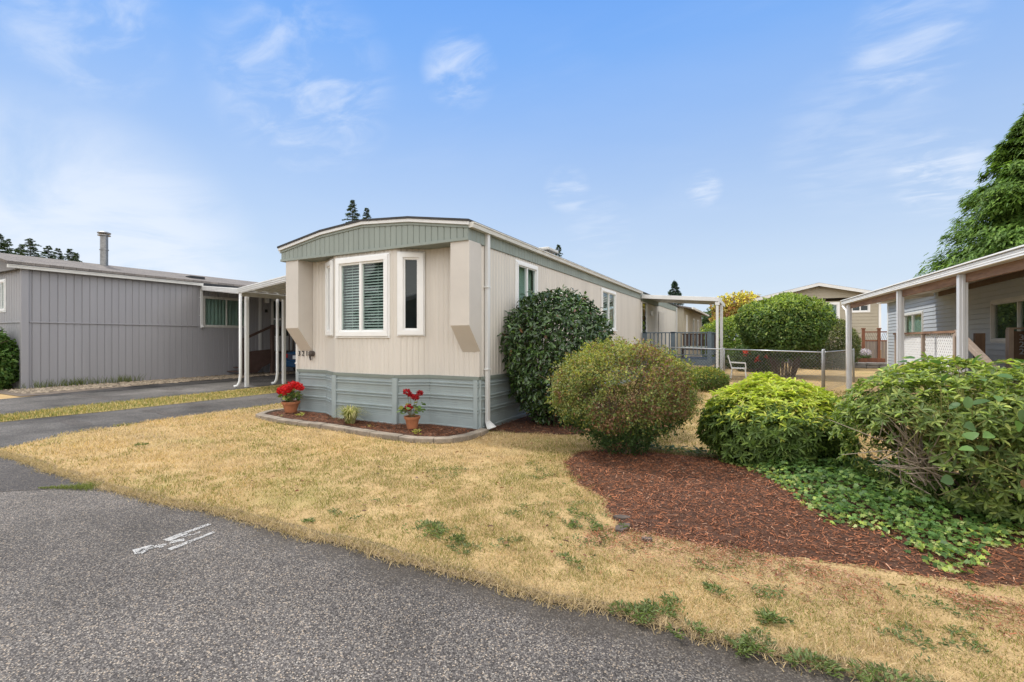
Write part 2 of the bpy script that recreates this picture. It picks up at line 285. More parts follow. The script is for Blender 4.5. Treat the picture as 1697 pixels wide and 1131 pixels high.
def asphalt(name, base, peb, stain=.5, scale=150, edge=False):
    """worn asphalt: binder, exposed pebbles of many tones, big soft stains"""
    m, n, l, b = nodes(name); t = n.new('ShaderNodeTexCoord')
    wz = n.new('ShaderNodeTexNoise'); wz.inputs['Scale'].default_value = 30; l.new(t.outputs['Object'], wz.inputs['Vector'])
    vo = n.new('ShaderNodeTexVoronoi'); vo.inputs['Scale'].default_value = scale; l.new(t.outputs['Object'], vo.inputs['Vector'])
    sp = n.new('ShaderNodeSeparateColor'); l.new(vo.outputs['Color'], sp.inputs[0])
    cr = n.new('ShaderNodeValToRGB'); e = cr.color_ramp.elements; e[0].position = 0; e[0].color = (*[c*.45 for c in base], 1); e[1].position = 1; e[1].color = (*peb, 1)
    for p, c in ((.35, base), (.62, tuple(c*1.5 for c in base)), (.86, tuple(c*.6 for c in peb)), (.95, (peb[0]*.95, peb[1]*.82, peb[2]*.68))):
        x = e.new(p); x.color = (*c, 1)
    l.new(sp.outputs[0], cr.inputs[0])
    # dark binder between the stones
    mr = n.new('ShaderNodeMapRange'); mr.inputs['From Min'].default_value = .25; mr.inputs['From Max'].default_value = .6; mr.inputs['To Min'].default_value = 1; mr.inputs['To Max'].default_value = .42; l.new(vo.outputs['Distance'], mr.inputs[0])
    m1 = n.new('ShaderNodeMix'); m1.data_type = 'RGBA'; m1.blend_type = 'MULTIPLY'; m1.inputs[0].default_value = .8; l.new(cr.outputs[0], m1.inputs[6]); l.new(mr.outputs[0], m1.inputs[7])
    st = n.new('ShaderNodeTexNoise'); st.inputs['Scale'].default_value = .55; st.inputs['Detail'].default_value = 9; st.inputs['Roughness'].default_value = .62; l.new(t.outputs['Object'], st.inputs['Vector'])
    ms = n.new('ShaderNodeMapRange'); ms.inputs['From Min'].default_value = .32; ms.inputs['From Max'].default_value = .68; ms.inputs['To Min'].default_value = 1-stain; ms.inputs['To Max'].default_value = 1+stain*.6; l.new(st.outputs['Fac'], ms.inputs[0])
    m2 = n.new('ShaderNodeMix'); m2.data_type = 'RGBA'; m2.blend_type = 'MULTIPLY'; m2.inputs[0].default_value = 1; l.new(m1.outputs[2], m2.inputs[6]); l.new(ms.outputs[0], m2.inputs[7])
    last = m2.outputs[2]
    if edge:                                      # mossy dirt washed along the verge
        sx = n.new('ShaderNodeSeparateXYZ'); l.new(t.outputs['Object'], sx.inputs[0])
        en = n.new('ShaderNodeTexNoise'); en.inputs['Scale'].default_value = 2.6; en.inputs['Detail'].default_value = 8; en.inputs['Roughness'].default_value = .7; l.new(t.outputs['Object'], en.inputs['Vector'])
        ad = n.new('ShaderNodeMath'); ad.operation = 'MULTIPLY_ADD'; l.new(en.outputs['Fac'], ad.inputs[0]); ad.inputs[1].default_value = .75; l.new(sx.outputs['Y'], ad.inputs[2])
        me_ = n.new('ShaderNodeMapRange'); me_.interpolation_type = 'SMOOTHSTEP'; me_.inputs['From Min'].default_value = 2.55; me_.inputs['From Max'].default_value = 2.92; me_.inputs['To Max'].default_value = .7; l.new(ad.outputs[0], me_.inputs[0])
        m3 = n.new('ShaderNodeMix'); m3.data_type = 'RGBA'; l.new(me_.outputs[0], m3.inputs[0]); l.new(last, m3.inputs[6]); m3.inputs[7].default_value = (.052, .043, .033, 1); last = m3.outputs[2]
    l.new(last, b.inputs['Base Color']); b.inputs['Roughness'].default_value = .85; b.inputs['Specular IOR Level'].default_value = .25
    bp = n.new('ShaderNodeBump'); bp.inputs['Strength'].default_value = .55; bp.inputs['Distance'].default_value = .004; bp.invert = True; l.new(vo.outputs['Distance'], bp.inputs['Height']); l.new(bp.outputs[0], b.inputs['Normal'])
    MAT[name] = m; return m
asphalt('asphalt', (.112, .10, .093), (.47, .43, .38), .42, 142, edge=True)
asphalt('asphalt_drive', (.105, .099, .095), (.30, .28, .26), .8, 120)
asphalt('asphalt_dark', (.075, .068, .066), (.26, .235, .21), .4, 120)
def lawnmat(name, a, bcol, g, gamt):
    m, n, l, b = nodes(name); t = n.new('ShaderNodeTexCoord')
    def nz(sc, det=6, ro=.6):
        x = n.new('ShaderNodeTexNoise'); x.inputs['Scale'].default_value = sc; x.inputs['Detail'].default_value = det; x.inputs['Roughness'].default_value = ro; l.new(t.outputs['Object'], x.inputs['Vector']); return x.outputs['Fac']
    cr = n.new('ShaderNodeValToRGB'); cr.color_ramp.elements[0].position = .35; cr.color_ramp.elements[1].position = .65; cr.color_ramp.elements[0].color = (*a, 1); cr.color_ramp.elements[1].color = (*bcol, 1); l.new(nz(2.2, 9, .7), cr.inputs[0])
    gm = n.new('ShaderNodeMapRange'); gm.interpolation_type = 'SMOOTHSTEP'; gm.inputs['From Min'].default_value = gamt; gm.inputs['From Max'].default_value = gamt+.22; gm.inputs['To Max'].default_value = .75; l.new(nz(.55, 7, .68), gm.inputs[0])
    mx = n.new('ShaderNodeMix'); mx.data_type = 'RGBA'; l.new(gm.outputs[0], mx.inputs[0]); l.new(cr.outputs[0], mx.inputs[6]); mx.inputs[7].default_value = (*g, 1)
    fn = n.new('ShaderNodeMapRange'); fn.inputs['From Min'].default_value = .3; fn.inputs['From Max'].default_value = .7; fn.inputs['To Min'].default_value = .55; fn.inputs['To Max'].default_value = 1.3; l.new(nz(90, 4, .7), fn.inputs[0])
    mu = n.new('ShaderNodeMix'); mu.data_type = 'RGBA'; mu.blend_type = 'MULTIPLY'; mu.inputs[0].default_value = 1; l.new(mx.outputs[2], mu.inputs[6]); l.new(fn.outputs[0], mu.inputs[7])
    l.new(mu.outputs[2], b.inputs['Base Color']); b.inputs['Roughness'].default_value = .95; b.inputs['Specular IOR Level'].default_value = .1
    bp = n.new('ShaderNodeBump'); bp.inputs['Strength'].default_value = .6; bp.inputs['Distance'].default_value = .02; l.new(nz(70, 5, .7), bp.inputs['Height']); l.new(bp.outputs[0], b.inputs['Normal'])
    MAT[name] = m; return m
lawnmat('lawn', (.36, .245, .115), (.54, .385, .195), (.27, .25, .08), .52)
lawnmat('stripgrass', (.28, .23, .085), (.46, .35, .155), (.19, .20, .06), .48)
mat('mulch_base', (.075, .032, .016), .95, .35, 14, .8, 50); mat('earth', (.17, .125, .075), .95, .3, 3, .5, 30); mat('gravel', (.24, .19, .145), .95, .35, 6, .6, 60)

# ------------------------------------------------------------------ building helpers
def cuts(prof, extra):
    p = list(prof)
    for e in extra:
        if e <= p[0][0] or e >= p[-1][0] or any(abs(q[0]-e) < 1e-6 for q in p): continue
        for i in range(len(p)-1):
            if p[i][0] < e < p[i+1][0]:
                t = (e-p[i][0])/(p[i+1][0]-p[i][0]); p.insert(i+1, (e, p[i][1]*(1-t)+p[i+1][1]*t)); break
    return p
def wall(name, m, parent, F, sprof, zprof, holes=()):
    S = cuts(sprof, [h[i] for h in holes for i in (0, 1)]); Z = cuts(zprof, [h[i] for h in holes for i in (2, 3)])
    b = MB(); n = len(S); b.v = [F(s, ds+dz, z) for z, dz in Z for s, ds in S]
    for j in range(len(Z)-1):
        zc = (Z[j][0]+Z[j+1][0])/2
        for i in range(n-1):
            sc = (S[i][0]+S[i+1][0])/2
            if any(h[0] < sc < h[1] and h[2] < zc < h[3] for h in holes): continue
            b.f.append((j*n+i, j*n+i+1, (j+1)*n+i+1, (j+1)*n+i))
    return b.build(name, m, parent)
def ribs(s0, s1, pitch, depth, groove=.25):
    """vertical rib siding: flat boards with a sloped groove between"""
    out = []; s = s0
    while s < s1-1e-6:
        e = min(s+pitch, s1); g = pitch*groove
        out += [(s, -depth), (min(s+g*.5, e), 0)]
        if e-s > g: out += [(e-g*.5, 0)]
        s = e
    out[0] = (s0, 0); out.append((s1, 0)); r = [out[0]]
    for q in out[1:]:
        if q[0] > r[-1][0]+1e-5: r.append(q)
    return r
def laps(z0, z1, pitch, depth):
    out = []; z = z0
    while z < z1-1e-6:
        e = min(z+pitch, z1); out += [(z, depth), (z+.004, depth), (e, 0)]; z = e
    return out
def window(parent, F, s0, s1, z0, z1, fw=.06, pr=.035, mull=(), sill=0., fm='white', back=None, screen=None, name='window', trim=0.):
    b = MB()
    b.fbox(F, s0, s1, -.05, pr, z1-fw, z1); b.fbox(F, s0, s1, -.05, pr, z0, z0+fw); b.fbox(F, s0, s0+fw, -.05, pr, z0+fw, z1-fw); b.fbox(F, s1-fw, s1, -.05, pr, z0+fw, z1-fw)
    for mu in mull: b.fbox(F, mu-fw*.35, mu+fw*.35, -.045, pr*.6, z0+fw, z1-fw)
    i = fw*.95; t = fw*.45                         # inner sash
    b.fbox(F, s0+i, s1-i, -.045, pr*.35, z1-i-t, z1-i); b.fbox(F, s0+i, s1-i, -.045, pr*.35, z0+i, z0+i+t); b.fbox(F, s0+i, s0+i+t, -.045, pr*.35, z0+i+t, z1-i-t); b.fbox(F, s1-i-t, s1-i, -.045, pr*.35, z0+i+t, z1-i-t)
    if trim:
        b.fbox(F, s0-trim, s1+trim, 0, pr*.5, z1+.002, z1+trim); b.fbox(F, s0-trim, s1+trim, 0, pr*.5, z0-trim, z0-.002); b.fbox(F, s0-trim, s0-.002, 0, pr*.5, z0, z1); b.fbox(F, s1+.002, s1+trim, 0, pr*.5, z0, z1)
    if sill: b.fbox(F, s0-.02, s1+.02, -.02, pr+sill, z0-.035, z0-.002)
    wob = b.build(name, MAT[fm], parent, bevel=.004)
    MB().fbox(F, s0+fw*.9, s1-fw*.9, -.02, -.014, z0+fw*.9, z1-fw*.9).build('pane', MAT['glass'], wob)
    if back == 'blinds':
        q = MB(); z = z0+fw
        while z < z1-fw:
            p = [F(s0+fw*.6, -.075, z-.013), F(s1-fw*.6, -.075, z-.013), F(s1-fw*.6, -.103, z+.013), F(s0+fw*.6, -.103, z+.013)]
            q.add(p, [(0, 1, 2, 3)]); z += .052
        for mu in [s0+(s1-s0)*k for k in (.25, .75)]: q.fbox(F, mu-.002, mu+.002, -.072, -.068, z0+fw, z1-fw)
        q.build('blinds', MAT['blind'], wob)
    elif back == 'curtain':
        q = MB(); n = max(8, int((s1-s0)/.03)); q.v = [F(s0+(s1-s0)*k/n, -.12+.025*math.sin(k*1.3)+.012*math.sin(k*.37), z) for z in (z0, z1) for k in range(n+1)]
        q.f = [(k, k+1, n+2+k, n+1+k) for k in range(n)]; q.build('curtain', MAT['curtain'], wob, smooth=True)
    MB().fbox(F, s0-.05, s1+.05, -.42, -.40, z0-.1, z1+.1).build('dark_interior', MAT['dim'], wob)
    if screen: MB().fbox(F, screen[0], screen[1], -.040, -.036, z0+fw, z1-fw).build('insect_screen', MAT['screen'], wob)
    return wob
def gutter(F, s0, s1, z, wd=.10, ht=.09, m='offwhite', parent=None):
    prof = [(0, z), (wd, z), (wd, z-.018), (wd*.86, z-.03), (wd*.8, z-ht), (0, z-ht)]
    b = MB(); k = len(prof); b.v = [F(s, .002+n, zz) for s in (s0, s1) for n, zz in prof]
    b.f = [tuple(range(k-1, -1, -1)), tuple(range(k, 2*k))] + [(i, (i+1) % k, (i+1) % k+k, i+k) for i in range(k)]
    return b.build('gutter', MAT[m], parent)
def downspout(F, s, z0, z1, parent, m='white', wd=.075, kick=.16, side=0.):
    b = MB(); b.fbox(F, s-wd/2, s+wd/2, .012, .012+wd*.75, z0+.12, z1)
    for k in (.3, .72): b.fbox(F, s-wd*.75, s+wd*.75, .004, .02+wd*.75, z0+(z1-z0)*k, z0+(z1-z0)*k+.025)
    a = [F(s-wd/2, .012, z0+.13), F(s+wd/2, .012, z0+.13), F(s+wd/2, .012+wd*.75, z0+.13), F(s-wd/2, .012+wd*.75, z0+.13)]
    c = [F(s-wd/2+side, .012+kick*.5, z0+.0), F(s+wd/2+side, .012+kick*.5, z0), F(s+wd/2+side, wd*.75+kick, z0+.055), F(s-wd/2+side, wd*.75+kick, z0+.055)]
    b.add(a+c, [(0,1,2,3),(7,6,5,4),(0,4,5,1),(1,5,6,2),(2,6,7,3),(3,7,4,0)])
    return b.build('downspout', MAT[m], parent, bevel=.006)
def text_mesh(body, size, depth, name, m, parent, place):
    """letters as a solid; place maps (u, v, w) in metres to the world"""
    cu = bpy.data.curves.new('letters', 'FONT'); cu.body = body; cu.size = size; cu.extrude = depth/2; cu.align_x = 'CENTER'
    ob = bpy.data.objects.new('letters', cu); COL.objects.link(ob); dg = bpy.context.evaluated_depsgraph_get(); dg.update()
    me = bpy.data.meshes.new_from_object(ob.evaluated_get(dg)); bpy.data.objects.remove(ob); bpy.data.curves.remove(cu)
    b = MB(); b.v = [place(*v.co) for v in me.vertices]; b.f = [tuple(p.vertices) for p in me.polygons]; bpy.data.meshes.remove(me)
    return b.build(name, m, parent)

# ------------------------------------------------------------------ the setting: ground, road, drives, lawn
def sheet(name, poly, z, m, kind='structure', sub=None):
    me = bpy.data.meshes.new(name); me.from_pydata([(x, y, z) for x, y in poly], [], [tuple(range(len(poly)))]); me.update()
    return tag(link(name, me, m), None, None, None, kind)
def wob(pts, amp, step=.12, seed=1, closed=True):
    """ragged version of a polyline"""
    out = []; n = len(pts)
    for i in range(n if closed else n-1):
        a = np.array(pts[i]); b = np.array(pts[(i+1) % n]); k = max(1, int(np.linalg.norm(b-a)/step))
        for j in range(k): out.append(a+(b-a)*j/k)
    if not closed: out.append(np.array(pts[-1]))
    P = np.array(out); Q = np.c_[P, np.zeros(len(P))]
    return P + amp*np.c_[fbm(Q, 1.7, seed, 4)-.5, fbm(Q, 1.7, seed+9, 4)-.5]*2
sheet('ground', [(-600, -600), (600, -600), (600, 900), (-600, 900)], -.008, MAT['lawn'])
sheet('road', [(-60, -5.5), (60, -5.5), (60, 3.0), (-9.0, 3.0), (-9.5, 2.43), (-60, 2.43)], -.004, MAT['asphalt'])
# neighbour's drive and own drive, running back from the road
drv = np.concatenate([wob([(-10.22, 9.0), (-10.12, 4.6), (-10.0, 3.5), (-9.4, 2.5)], .05, .15, 3, False), [(-9.2, 2.42), (-14.5, 2.42)], [(-13.4, 2.9)], wob([(-12.5, 3.2), (-12.28, 5), (-12.25, 9), (-12.5, 26)], .08, .2, 4, False), [(-8.7, 26), (-8.7, 9.0)]])
sheet('driveway', [tuple(p) for p in drv], 0., MAT['asphalt_drive'])
drv2 = np.concatenate([[(-14.6, 2.42), (-19.5, 2.42)], wob([(-17.1, 4.0), (-17.6, 5.8), (-18.4, 8.4), (-18.6, 12), (-18.9, 26)], .1, .2, 6, False), [(-14.6, 26)], wob([(-14.6, 12), (-14.0, 8), (-13.85, 5), (-13.4, 3.4)], .1, .2, 5, False), [(-13.6, 2.9)]])
sheet('driveway', [tuple(p) for p in drv2], 0., MAT['asphalt_drive'])
strip = np.concatenate([wob([(-13.4, 2.95), (-12.5, 3.3), (-12.28, 5), (-12.25, 9), (-12.5, 26)], .06, .2, 4, False), [(-14.6, 26)], wob([(-14.6, 12), (-14.0, 8), (-13.85, 5), (-13.5, 3.4)], .08, .2, 5, False)])
sheet('grass_strip', [tuple(p) for p in strip], .006, MAT['stripgrass'])
sheet('gravel_bed', [tuple(p) for p in np.concatenate([[(-20.3, 5.0), (-17.6, 5.0)], wob([(-17.5, 5.6), (-18.3, 8.4), (-18.6, 12), (-18.9, 26)], .12, .2, 8, False), [(-20.3, 26)]])], .005, MAT['gravel'])
# dark damp patch of old asphalt in front of the drive, its seam grown with grass
dark = [tuple(p) for p in wob([(-5.5, 2.42), (-6.35, 2.12), (-7.2, 1.55), (-9.2, .3), (-14, -1.5), (-16, 2.42)], .05, .15, 12, True)]
sheet('old_asphalt', dark, -.001, MAT['asphalt_dark'])
for k, (px, py, rx, ry) in enumerate(((-11.3, 3.9, .5, .16), (-11.0, 5.3, .75, .13), (-11.6, 6.3, .5, .16), (-15.7, 5.9, .9, .2), (-16.0, 7.9, .6, .22), (-11.2, 7.6, .4, .25), (-12.0, 3.5, .2, .1))):
    a = np.linspace(0, 6.28, 40)[:-1]; P = np.c_[px+rx*np.cos(a), py+ry*np.sin(a)]; sheet('asphalt_patch', [tuple(p) for p in P+np.array([rx, ry])*.9*np.c_[fbm(np.c_[P, 0*a], 2.6, k, 4)-.5, fbm(np.c_[P, 0*a], 2.6, k+40, 4)-.5]*2], .0015, MAT['asphalt_dark'])
def edge_y(x): return np.interp(x, [-9, -6.5, -4.6, -2.8, 0, 1], [2.38, 2.36, 2.44, 2.55, 2.61, 2.70])+.16*(fbm(np.c_[x, x*0, x*0], 1.3, 41, 5)-.5)+.05*(fbm(np.c_[x, x*0, x*0], 9, 43, 3)-.5)
ex = np.arange(-9.45, 14, .04); lx = wob([(-10.2, 28), (-10.2, 9.0), (-10.1, 4.6), (-9.97, 3.5), (-9.46, 2.55)], .05, .15, 3, False)
sheet('lawn', [tuple(p) for p in lx]+[(a, b) for a, b in zip(ex, edge_y(ex))]+[(14, 28)], .003, MAT['lawn'])
# dead soil line where the turf meets the road
lo = edge_y(ex)-.05*rnd(len(ex))*(fbm(np.c_[ex, ex*0, ex*0], 2.2, 44, 3) > .45)-.012; hi = edge_y(ex)+.03+.10*fbm(np.c_[ex, ex*0, ex*0], 3, 45, 3)
sheet('verge_soil', [(a, b) for a, b in zip(ex, hi)]+[(a, b) for a, b in zip(ex[::-1], lo[::-1])], .0045, MAT['earth'])

HOUSE = (-8.60, -4.06, 6.24, 28.0)
FRONTBED = [(-8.75, 6.6), (-8.86, 6.2), (-8.62, 5.82), (-7.7, 5.68), (-6.4, 5.68), (-5.2, 5.56), (-4.5, 5.56), (-4.1, 5.74), (-3.95, 6.15), (-4.0, 6.62)]
MULCH = [(-2.15, 5.42), (-1.75, 4.85), (-1.32, 4.35), (-1.05, 3.85), (-.72, 3.74), (-.1, 3.80), (.45, 3.92), (1.1, 3.98), (1.7, 4.05), (2.6, 4.12), (3.4, 4.3), (3.4, 6.2), (1.6, 7.3), (.7, 7.25), (-.3, 6.55), (-1.0, 6.45), (-1.8, 6.55), (-2.2, 6.1)]
IVY = [(-.42, 6.25), (-.05, 5.75), (.22, 5.32), (.36, 4.80), (.50, 4.46), (.80, 4.50), (.98, 4.20), (1.12, 4.05), (1.3, 4.18), (1.45, 4.55), (2.0, 4.75), (3.2, 4.9), (3.2, 5.9), (1.6, 6.9), (.9, 6.75), (.2, 6.5)]
CAMBED = [(-4.05, 6.75), (-3.7, 6.8), (-2.6, 7.1), (-2.2, 7.9), (-2.1, 9.5), (-4.05, 10.5)]
MUL_W = wob(MULCH, .10, .12, 31); CAM_W = wob(CAMBED, .15, .15, 32)
def sdist(x, y, poly):
    P = np.array(poly); r = np.full(len(x), 9e9)
    for i in range(len(P)):
        a, b = P[i], P[(i+1) % len(P)]; ab = b-a; t = np.clip(((x-a[0])*ab[0]+(y-a[1])*ab[1])/(ab@ab+1e-12), 0, 1)
        r = np.minimum(r, np.hypot(x-a[0]-t*ab[0], y-a[1]-t*ab[1]))
    return np.where(inpoly(x, y, poly), r, -r)
def mound_h(x, y): return np.clip(sdist(x, y, MUL_W), 0, .9)/.9
def mound_z(x, y):
    t = mound_h(x, y); return .004+.10*np.sin(t*math.pi/2)+.06*(fbm(np.c_[x, y, x*0], 3.6, 5)-.5)*np.minimum(1, t*5)
def mound(name, poly, step, m, zf):
    P = np.array(poly); x0, y0 = P.min(0)-step; x1, y1 = P.max(0)+step; nx = int((x1-x0)/step)+1; ny = int((y1-y0)/step)+1
    X, Y = np.meshgrid(np.linspace(x0, x1, nx), np.linspace(y0, y1, ny)); X = X.ravel(); Y = Y.ravel(); Z = zf(X, Y); ins = sdist(X, Y, poly) > -step
    I = np.arange(nx*ny).reshape(ny, nx); F = np.stack([I[:-1, :-1], I[:-1, 1:], I[1:, 1:], I[1:, :-1]], -1).reshape(-1, 4); F = F[ins[F].all(1)]
    return tag(npmesh(name, np.c_[X, Y, Z], F, m, smooth=True), None, None, None, 'structure')
mound('mulch_bed', MUL_W, .05, MAT['mulch_base'], lambda x, y: np.where(sdist(x, y, MUL_W) > 0, mound_z(x, y), -.02))
sheet('mulch_bed', [tuple(p) for p in CAM_W], .006, MAT['mulch_base'])
sheet('mulch_bed', FRONTBED, .055, MAT['mulch_base'])

# mulch chips: nobody could count them
def chips(x, y, z, n0=1.0, pale=.07):
    n = len(x); P = np.c_[x, y, z]; a = rnd(n)*2*math.pi; D = np.c_[np.cos(a), np.sin(a), RNG.normal(0, .22, n)]; Nn = unit(np.c_[RNG.normal(0, .35, (n, 2)), np.ones(n)])
    ln = (.012+.055*rnd(n)**2.6)*n0; wd = (.003+.007*rnd(n)**1.5)*n0
    base = np.array([[.285, .112, .055]])*(.25+1.25*rnd(n)[:, None]**1.3); pl = rnd(n) < pale; base[pl] = np.array([.42, .24, .155])*(.7+.5*rnd(pl.sum())[:, None])
    T = np.array([[0, .5, 0], [0, -.5, 0], [1, -.5, 0], [1, .5, 0], [.5, .3, .10], [.5, -.3, .10]]); D = unit(D); S = unit(np.cross(Nn, D)); Nn = np.cross(D, S)
    V = (P-D*ln[:, None]/2)[:, None, :]+D[:, None, :]*T[None, :, 0:1]*ln[:, None, None]+S[:, None, :]*T[None, :, 1:2]*wd[:, None, None]+Nn[:, None, :]*T[None, :, 2:3]*wd[:, None, None]
    F = (np.arange(n)*6)[:, None, None]+np.array([(0, 1, 5), (0, 5, 4), (4, 5, 2), (4, 2, 3)])[None]
    return V.reshape(-1, 3), F.reshape(-1, 3), np.repeat(base, 6, 0)
def scatter(poly, n, pad=0.):
    P = np.array(poly); lo, hi = P.min(0), P.max(0); x = lo[0]+(hi[0]-lo[0])*rnd(n); y = lo[1]+(hi[1]-lo[1])*rnd(n); k = sdist(x, y, poly) > pad; return x[k], y[k]
x, y = scatter(MUL_W, 80000, -.03); k = (sdist(x, y, IVY) < .35) & (y < 6.9); x, y = x[k], y[k]
# stray chips washed onto the verge below the bed
x2 = -1.2+5*rnd(11000); y2 = 3.78-np.abs(RNG.normal(0, .27, 11000)); k2 = (y2 > 2.8) & (fbm(np.c_[x2, y2, 0*x2], 2.2, 91, 3) > .42)
V = join([chips(x, y, mound_z(x, y)+.012*rnd(len(x))), chips(x2[k2], y2[k2], .02+.015*rnd(k2.sum()), .8, .3)])
tag(npmesh('mulch_chips', *V[:2], MAT['chip'], None, V[2]), 'shredded red brown bark mulch spread over the shrub bed', 'mulch', None, 'stuff')
x, y = scatter(FRONTBED, 16000, .13); k = (y < 6.62); V = chips(x[k], y[k], .06+.02*rnd(k.sum()), 1.1, .07)
x, y = scatter(CAM_W, 9000, -.05); W = chips(x, y, .012+.014*rnd(len(x)), 1.3, .15); V = join([V, W])
tag(npmesh('mulch_chips', *V[:2], MAT['chip'], None, V[2]*.8), 'dark bark mulch in the beds against the mobile home', 'mulch', None, 'stuff')
# pale stones along the neighbour's wall
n = 5200; x = -19.05+RNG.normal(0, .42, n); y = 5.3+9*rnd(n); k = (x > -20.1) & (x < -18.2); x, y = x[k], y[k]; n = len(x)
c = np.array([[-1, -1, 0], [1, -1, 0], [1, 1, 0], [-1, 1, 0], [0, 0, 1.]]); V = np.c_[x, y, .01+0*x][:, None]+(c[None]+RNG.normal(0, .25, (n, 5, 3)))*(.018+.035*rnd(n))[:, None, None]*np.array([1, 1, .8])
F = (np.arange(n)*5)[:, None, None]+np.array([(0, 1, 4), (1, 2, 4), (2, 3, 4), (3, 0, 4)])[None]; t = np.array([.36, .29, .21])*(.5+.9*rnd(n))[:, None]
tag(npmesh('gravel', V.reshape(-1, 3), F.reshape(-1, 3), MAT['chip'], None, np.repeat(t, 5, 0)), 'tan pebbles scattered along the foot of the grey wall', 'gravel', None, 'stuff')

# lawn blades: thinner towards the distance
def bladeset(x, y, z, h, wd, tint, lean=.5):
    n = len(x); a = rnd(n)*2*math.pi; d = np.c_[np.cos(a), np.sin(a), np.zeros(n)]; b = rnd(n)*2*math.pi; s = np.c_[np.cos(b), np.sin(b), np.zeros(n)]
    P = np.c_[x, y, z]; l = (lean*(.3+1.2*rnd(n))*h)[:, None]; up = np.array([0, 0, 1.])
    V = np.stack([P-s*wd[:, None]/2, P+s*wd[:, None]/2, P+d*l*.4+up*h[:, None]*.62+s*wd[:, None]*.35, P+d*l*.4+up*h[:, None]*.62-s*wd[:, None]*.35, P+d*l+up*h[:, None]], 1)
    F = (np.arange(n)*5)[:, None, None]+np.array([(0, 1, 2), (0, 2, 3), (3, 2, 4)])[None]
    return V.reshape(-1, 3), F.reshape(-1, 3), np.repeat(tint, 5, 0)
def green_amt(x, y):
    Q = np.c_[x, y, 0*x]; g = fbm(Q, .55, 3, 4)*.7+fbm(Q, 2.3, 8, 3)*.3
    return np.clip((g-.415)/.14, 0, 1)
def on_lawn(x, y):
    e = edge_y(x)
    ok = (y > e) & (x > -10.15+.35*np.clip((y-2.5)/1, 0, 1)*0+.12*(fbm(np.c_[y, x*0, x*0], 2.2, 5)-.5)) & ~((x > HOUSE[0]-.05) & (x < HOUSE[1]+.02) & (y > 6.5))
    ok &= ~inpoly(x, y, FRONTBED) & (sdist(x, y, MUL_W) < np.where(fbm(np.c_[x, y, 0*x], 5.5, 93, 3)+.15*rnd(len(x)) > .62, .34*rnd(len(x)), .0)) & ~inpoly(x, y, [tuple(p) for p in CAM_W])
    return ok & ~((x < -9.4) & (y < 2.45+(-9.4-x)*1.4))
th = 0.483
n = 560000; r = 2.4*(17/2.4)**rnd(n); a = (rnd(n)-.5)*2*R(50)+0; f_ = np.array([-math.sin(th), math.cos(th)]); x = r*(f_[0]*np.cos(a)+math.cos(th)*np.sin(a)); y = r*(f_[1]*np.cos(a)+math.sin(th)*np.sin(a))
k = on_lawn(x, y) & (x < 6); x, y, r = x[k], y[k], r[k]; n = len(x)
G = green_amt(x, y); tuft = fbm(np.c_[x, y, 0*x], 7, 14, 2); straw = np.array([[.555, .412, .240]])*(.55+.75*rnd(n)[:, None]); hue = (fbm(np.c_[x, y, 0*x], 1.3, 71, 3)-.5)[:, None]; straw = straw*(1+hue*np.array([[.25, .05, -.45]])); pale = rnd(n) < .25; straw[pale] = np.array([.64, .50, .31])*(.8+.4*rnd(pale.sum())[:, None])
grn = np.array([[.21, .215, .055]])*(.6+.8*rnd(n)[:, None]); sel = rnd(n) < (.03+.62*G); tint = np.where(sel[:, None], grn, straw)
sparse = (sdist(x, y, MUL_W) > -.55) & (y < 4.3) & (x > -1.3) & (rnd(n) < .5); kk = (tuft > .42*rnd(n)+.12) & ~sparse
h = (.009+.019*rnd(n))*(.5+1.0*tuft)*(1+.12*(r-3).clip(0, 8)); wd = (.0020+.0016*rnd(n))*(r/3.0)**.85
V = bladeset(x[kk], y[kk], np.zeros(kk.sum()), h[kk], wd[kk], tint[kk], .9)
tag(npmesh('lawn_grass', *V[:2], MAT['straw'], None, V[2]), 'short sun dried tan lawn grass with faint green patches', 'grass', None, 'stuff')
# overgrown tufts at the road edge, the drive edge and along the seam
n = 26000; x = -9.6+12.5*rnd(n); y = edge_y(x)+RNG.normal(0, .045, n); V = [bladeset(x, y, 0*x, .012+.03*rnd(n), .003+.002*rnd(n), np.array([[.50, .38, .22]])*(.5+.8*rnd(n)[:, None]), 1.6)]
n = 800; t = rnd(n)**1.6; x = -6.15-.45*t+RNG.normal(0, .05, n)*(1.2-t); y = 2.28-.26*t+RNG.normal(0, .035, n)*(1.2-t); V.append(bladeset(x, y, 0*x, .015+.05*rnd(n)*(1-t), .003+.002*rnd(n), np.array([[.16, .19, .05]])*(.6+.9*rnd(n)[:, None]), 1.2))
n = 12000; x = -12.25-1.6*rnd(n); y = 3+10*rnd(n)**1.4; k = inpoly(x, y, [tuple(p) for p in strip]); n = k.sum(); V.append(bladeset(x[k], y[k], 0*x[k]+.006, .03+.04*rnd(n), .008+.004*rnd(n), np.where((rnd(n) < .58)[:, None], np.array([[.18, .205, .06]]), np.array([[.48, .36, .165]]))*(.6+.8*rnd(n)[:, None]), .8))
n = 900; x = .33+RNG.normal(0, .03, n)+.05*np.sin(rnd(n)*6); y = 1.7+.75*rnd(n); V.append(bladeset(x, y, 0*x, .006+.012*rnd(n), .003+0*x, np.array([[.50, .36, .20]])*(.6+.7*rnd(n)[:, None]), 1.6))
for cx_, n in ((-19.9, 90), (-20.0, 120), (-19.9, 60)):
    pass
for (cx_, cy_, n) in ((-19.95, 7.1, 160), (-19.95, 8.3, 160), (-19.9, 6.2, 90), (-20.05, 6.7, 60)):
    x = cx_+RNG.normal(0, .08, n); y = cy_+RNG.normal(0, .3, n); V.append(bladeset(x, y, 0*x, .12+.22*rnd(n), .012+0*x, np.array([[.13, .16, .04]])*(.6+.8*rnd(n)[:, None]), .5))
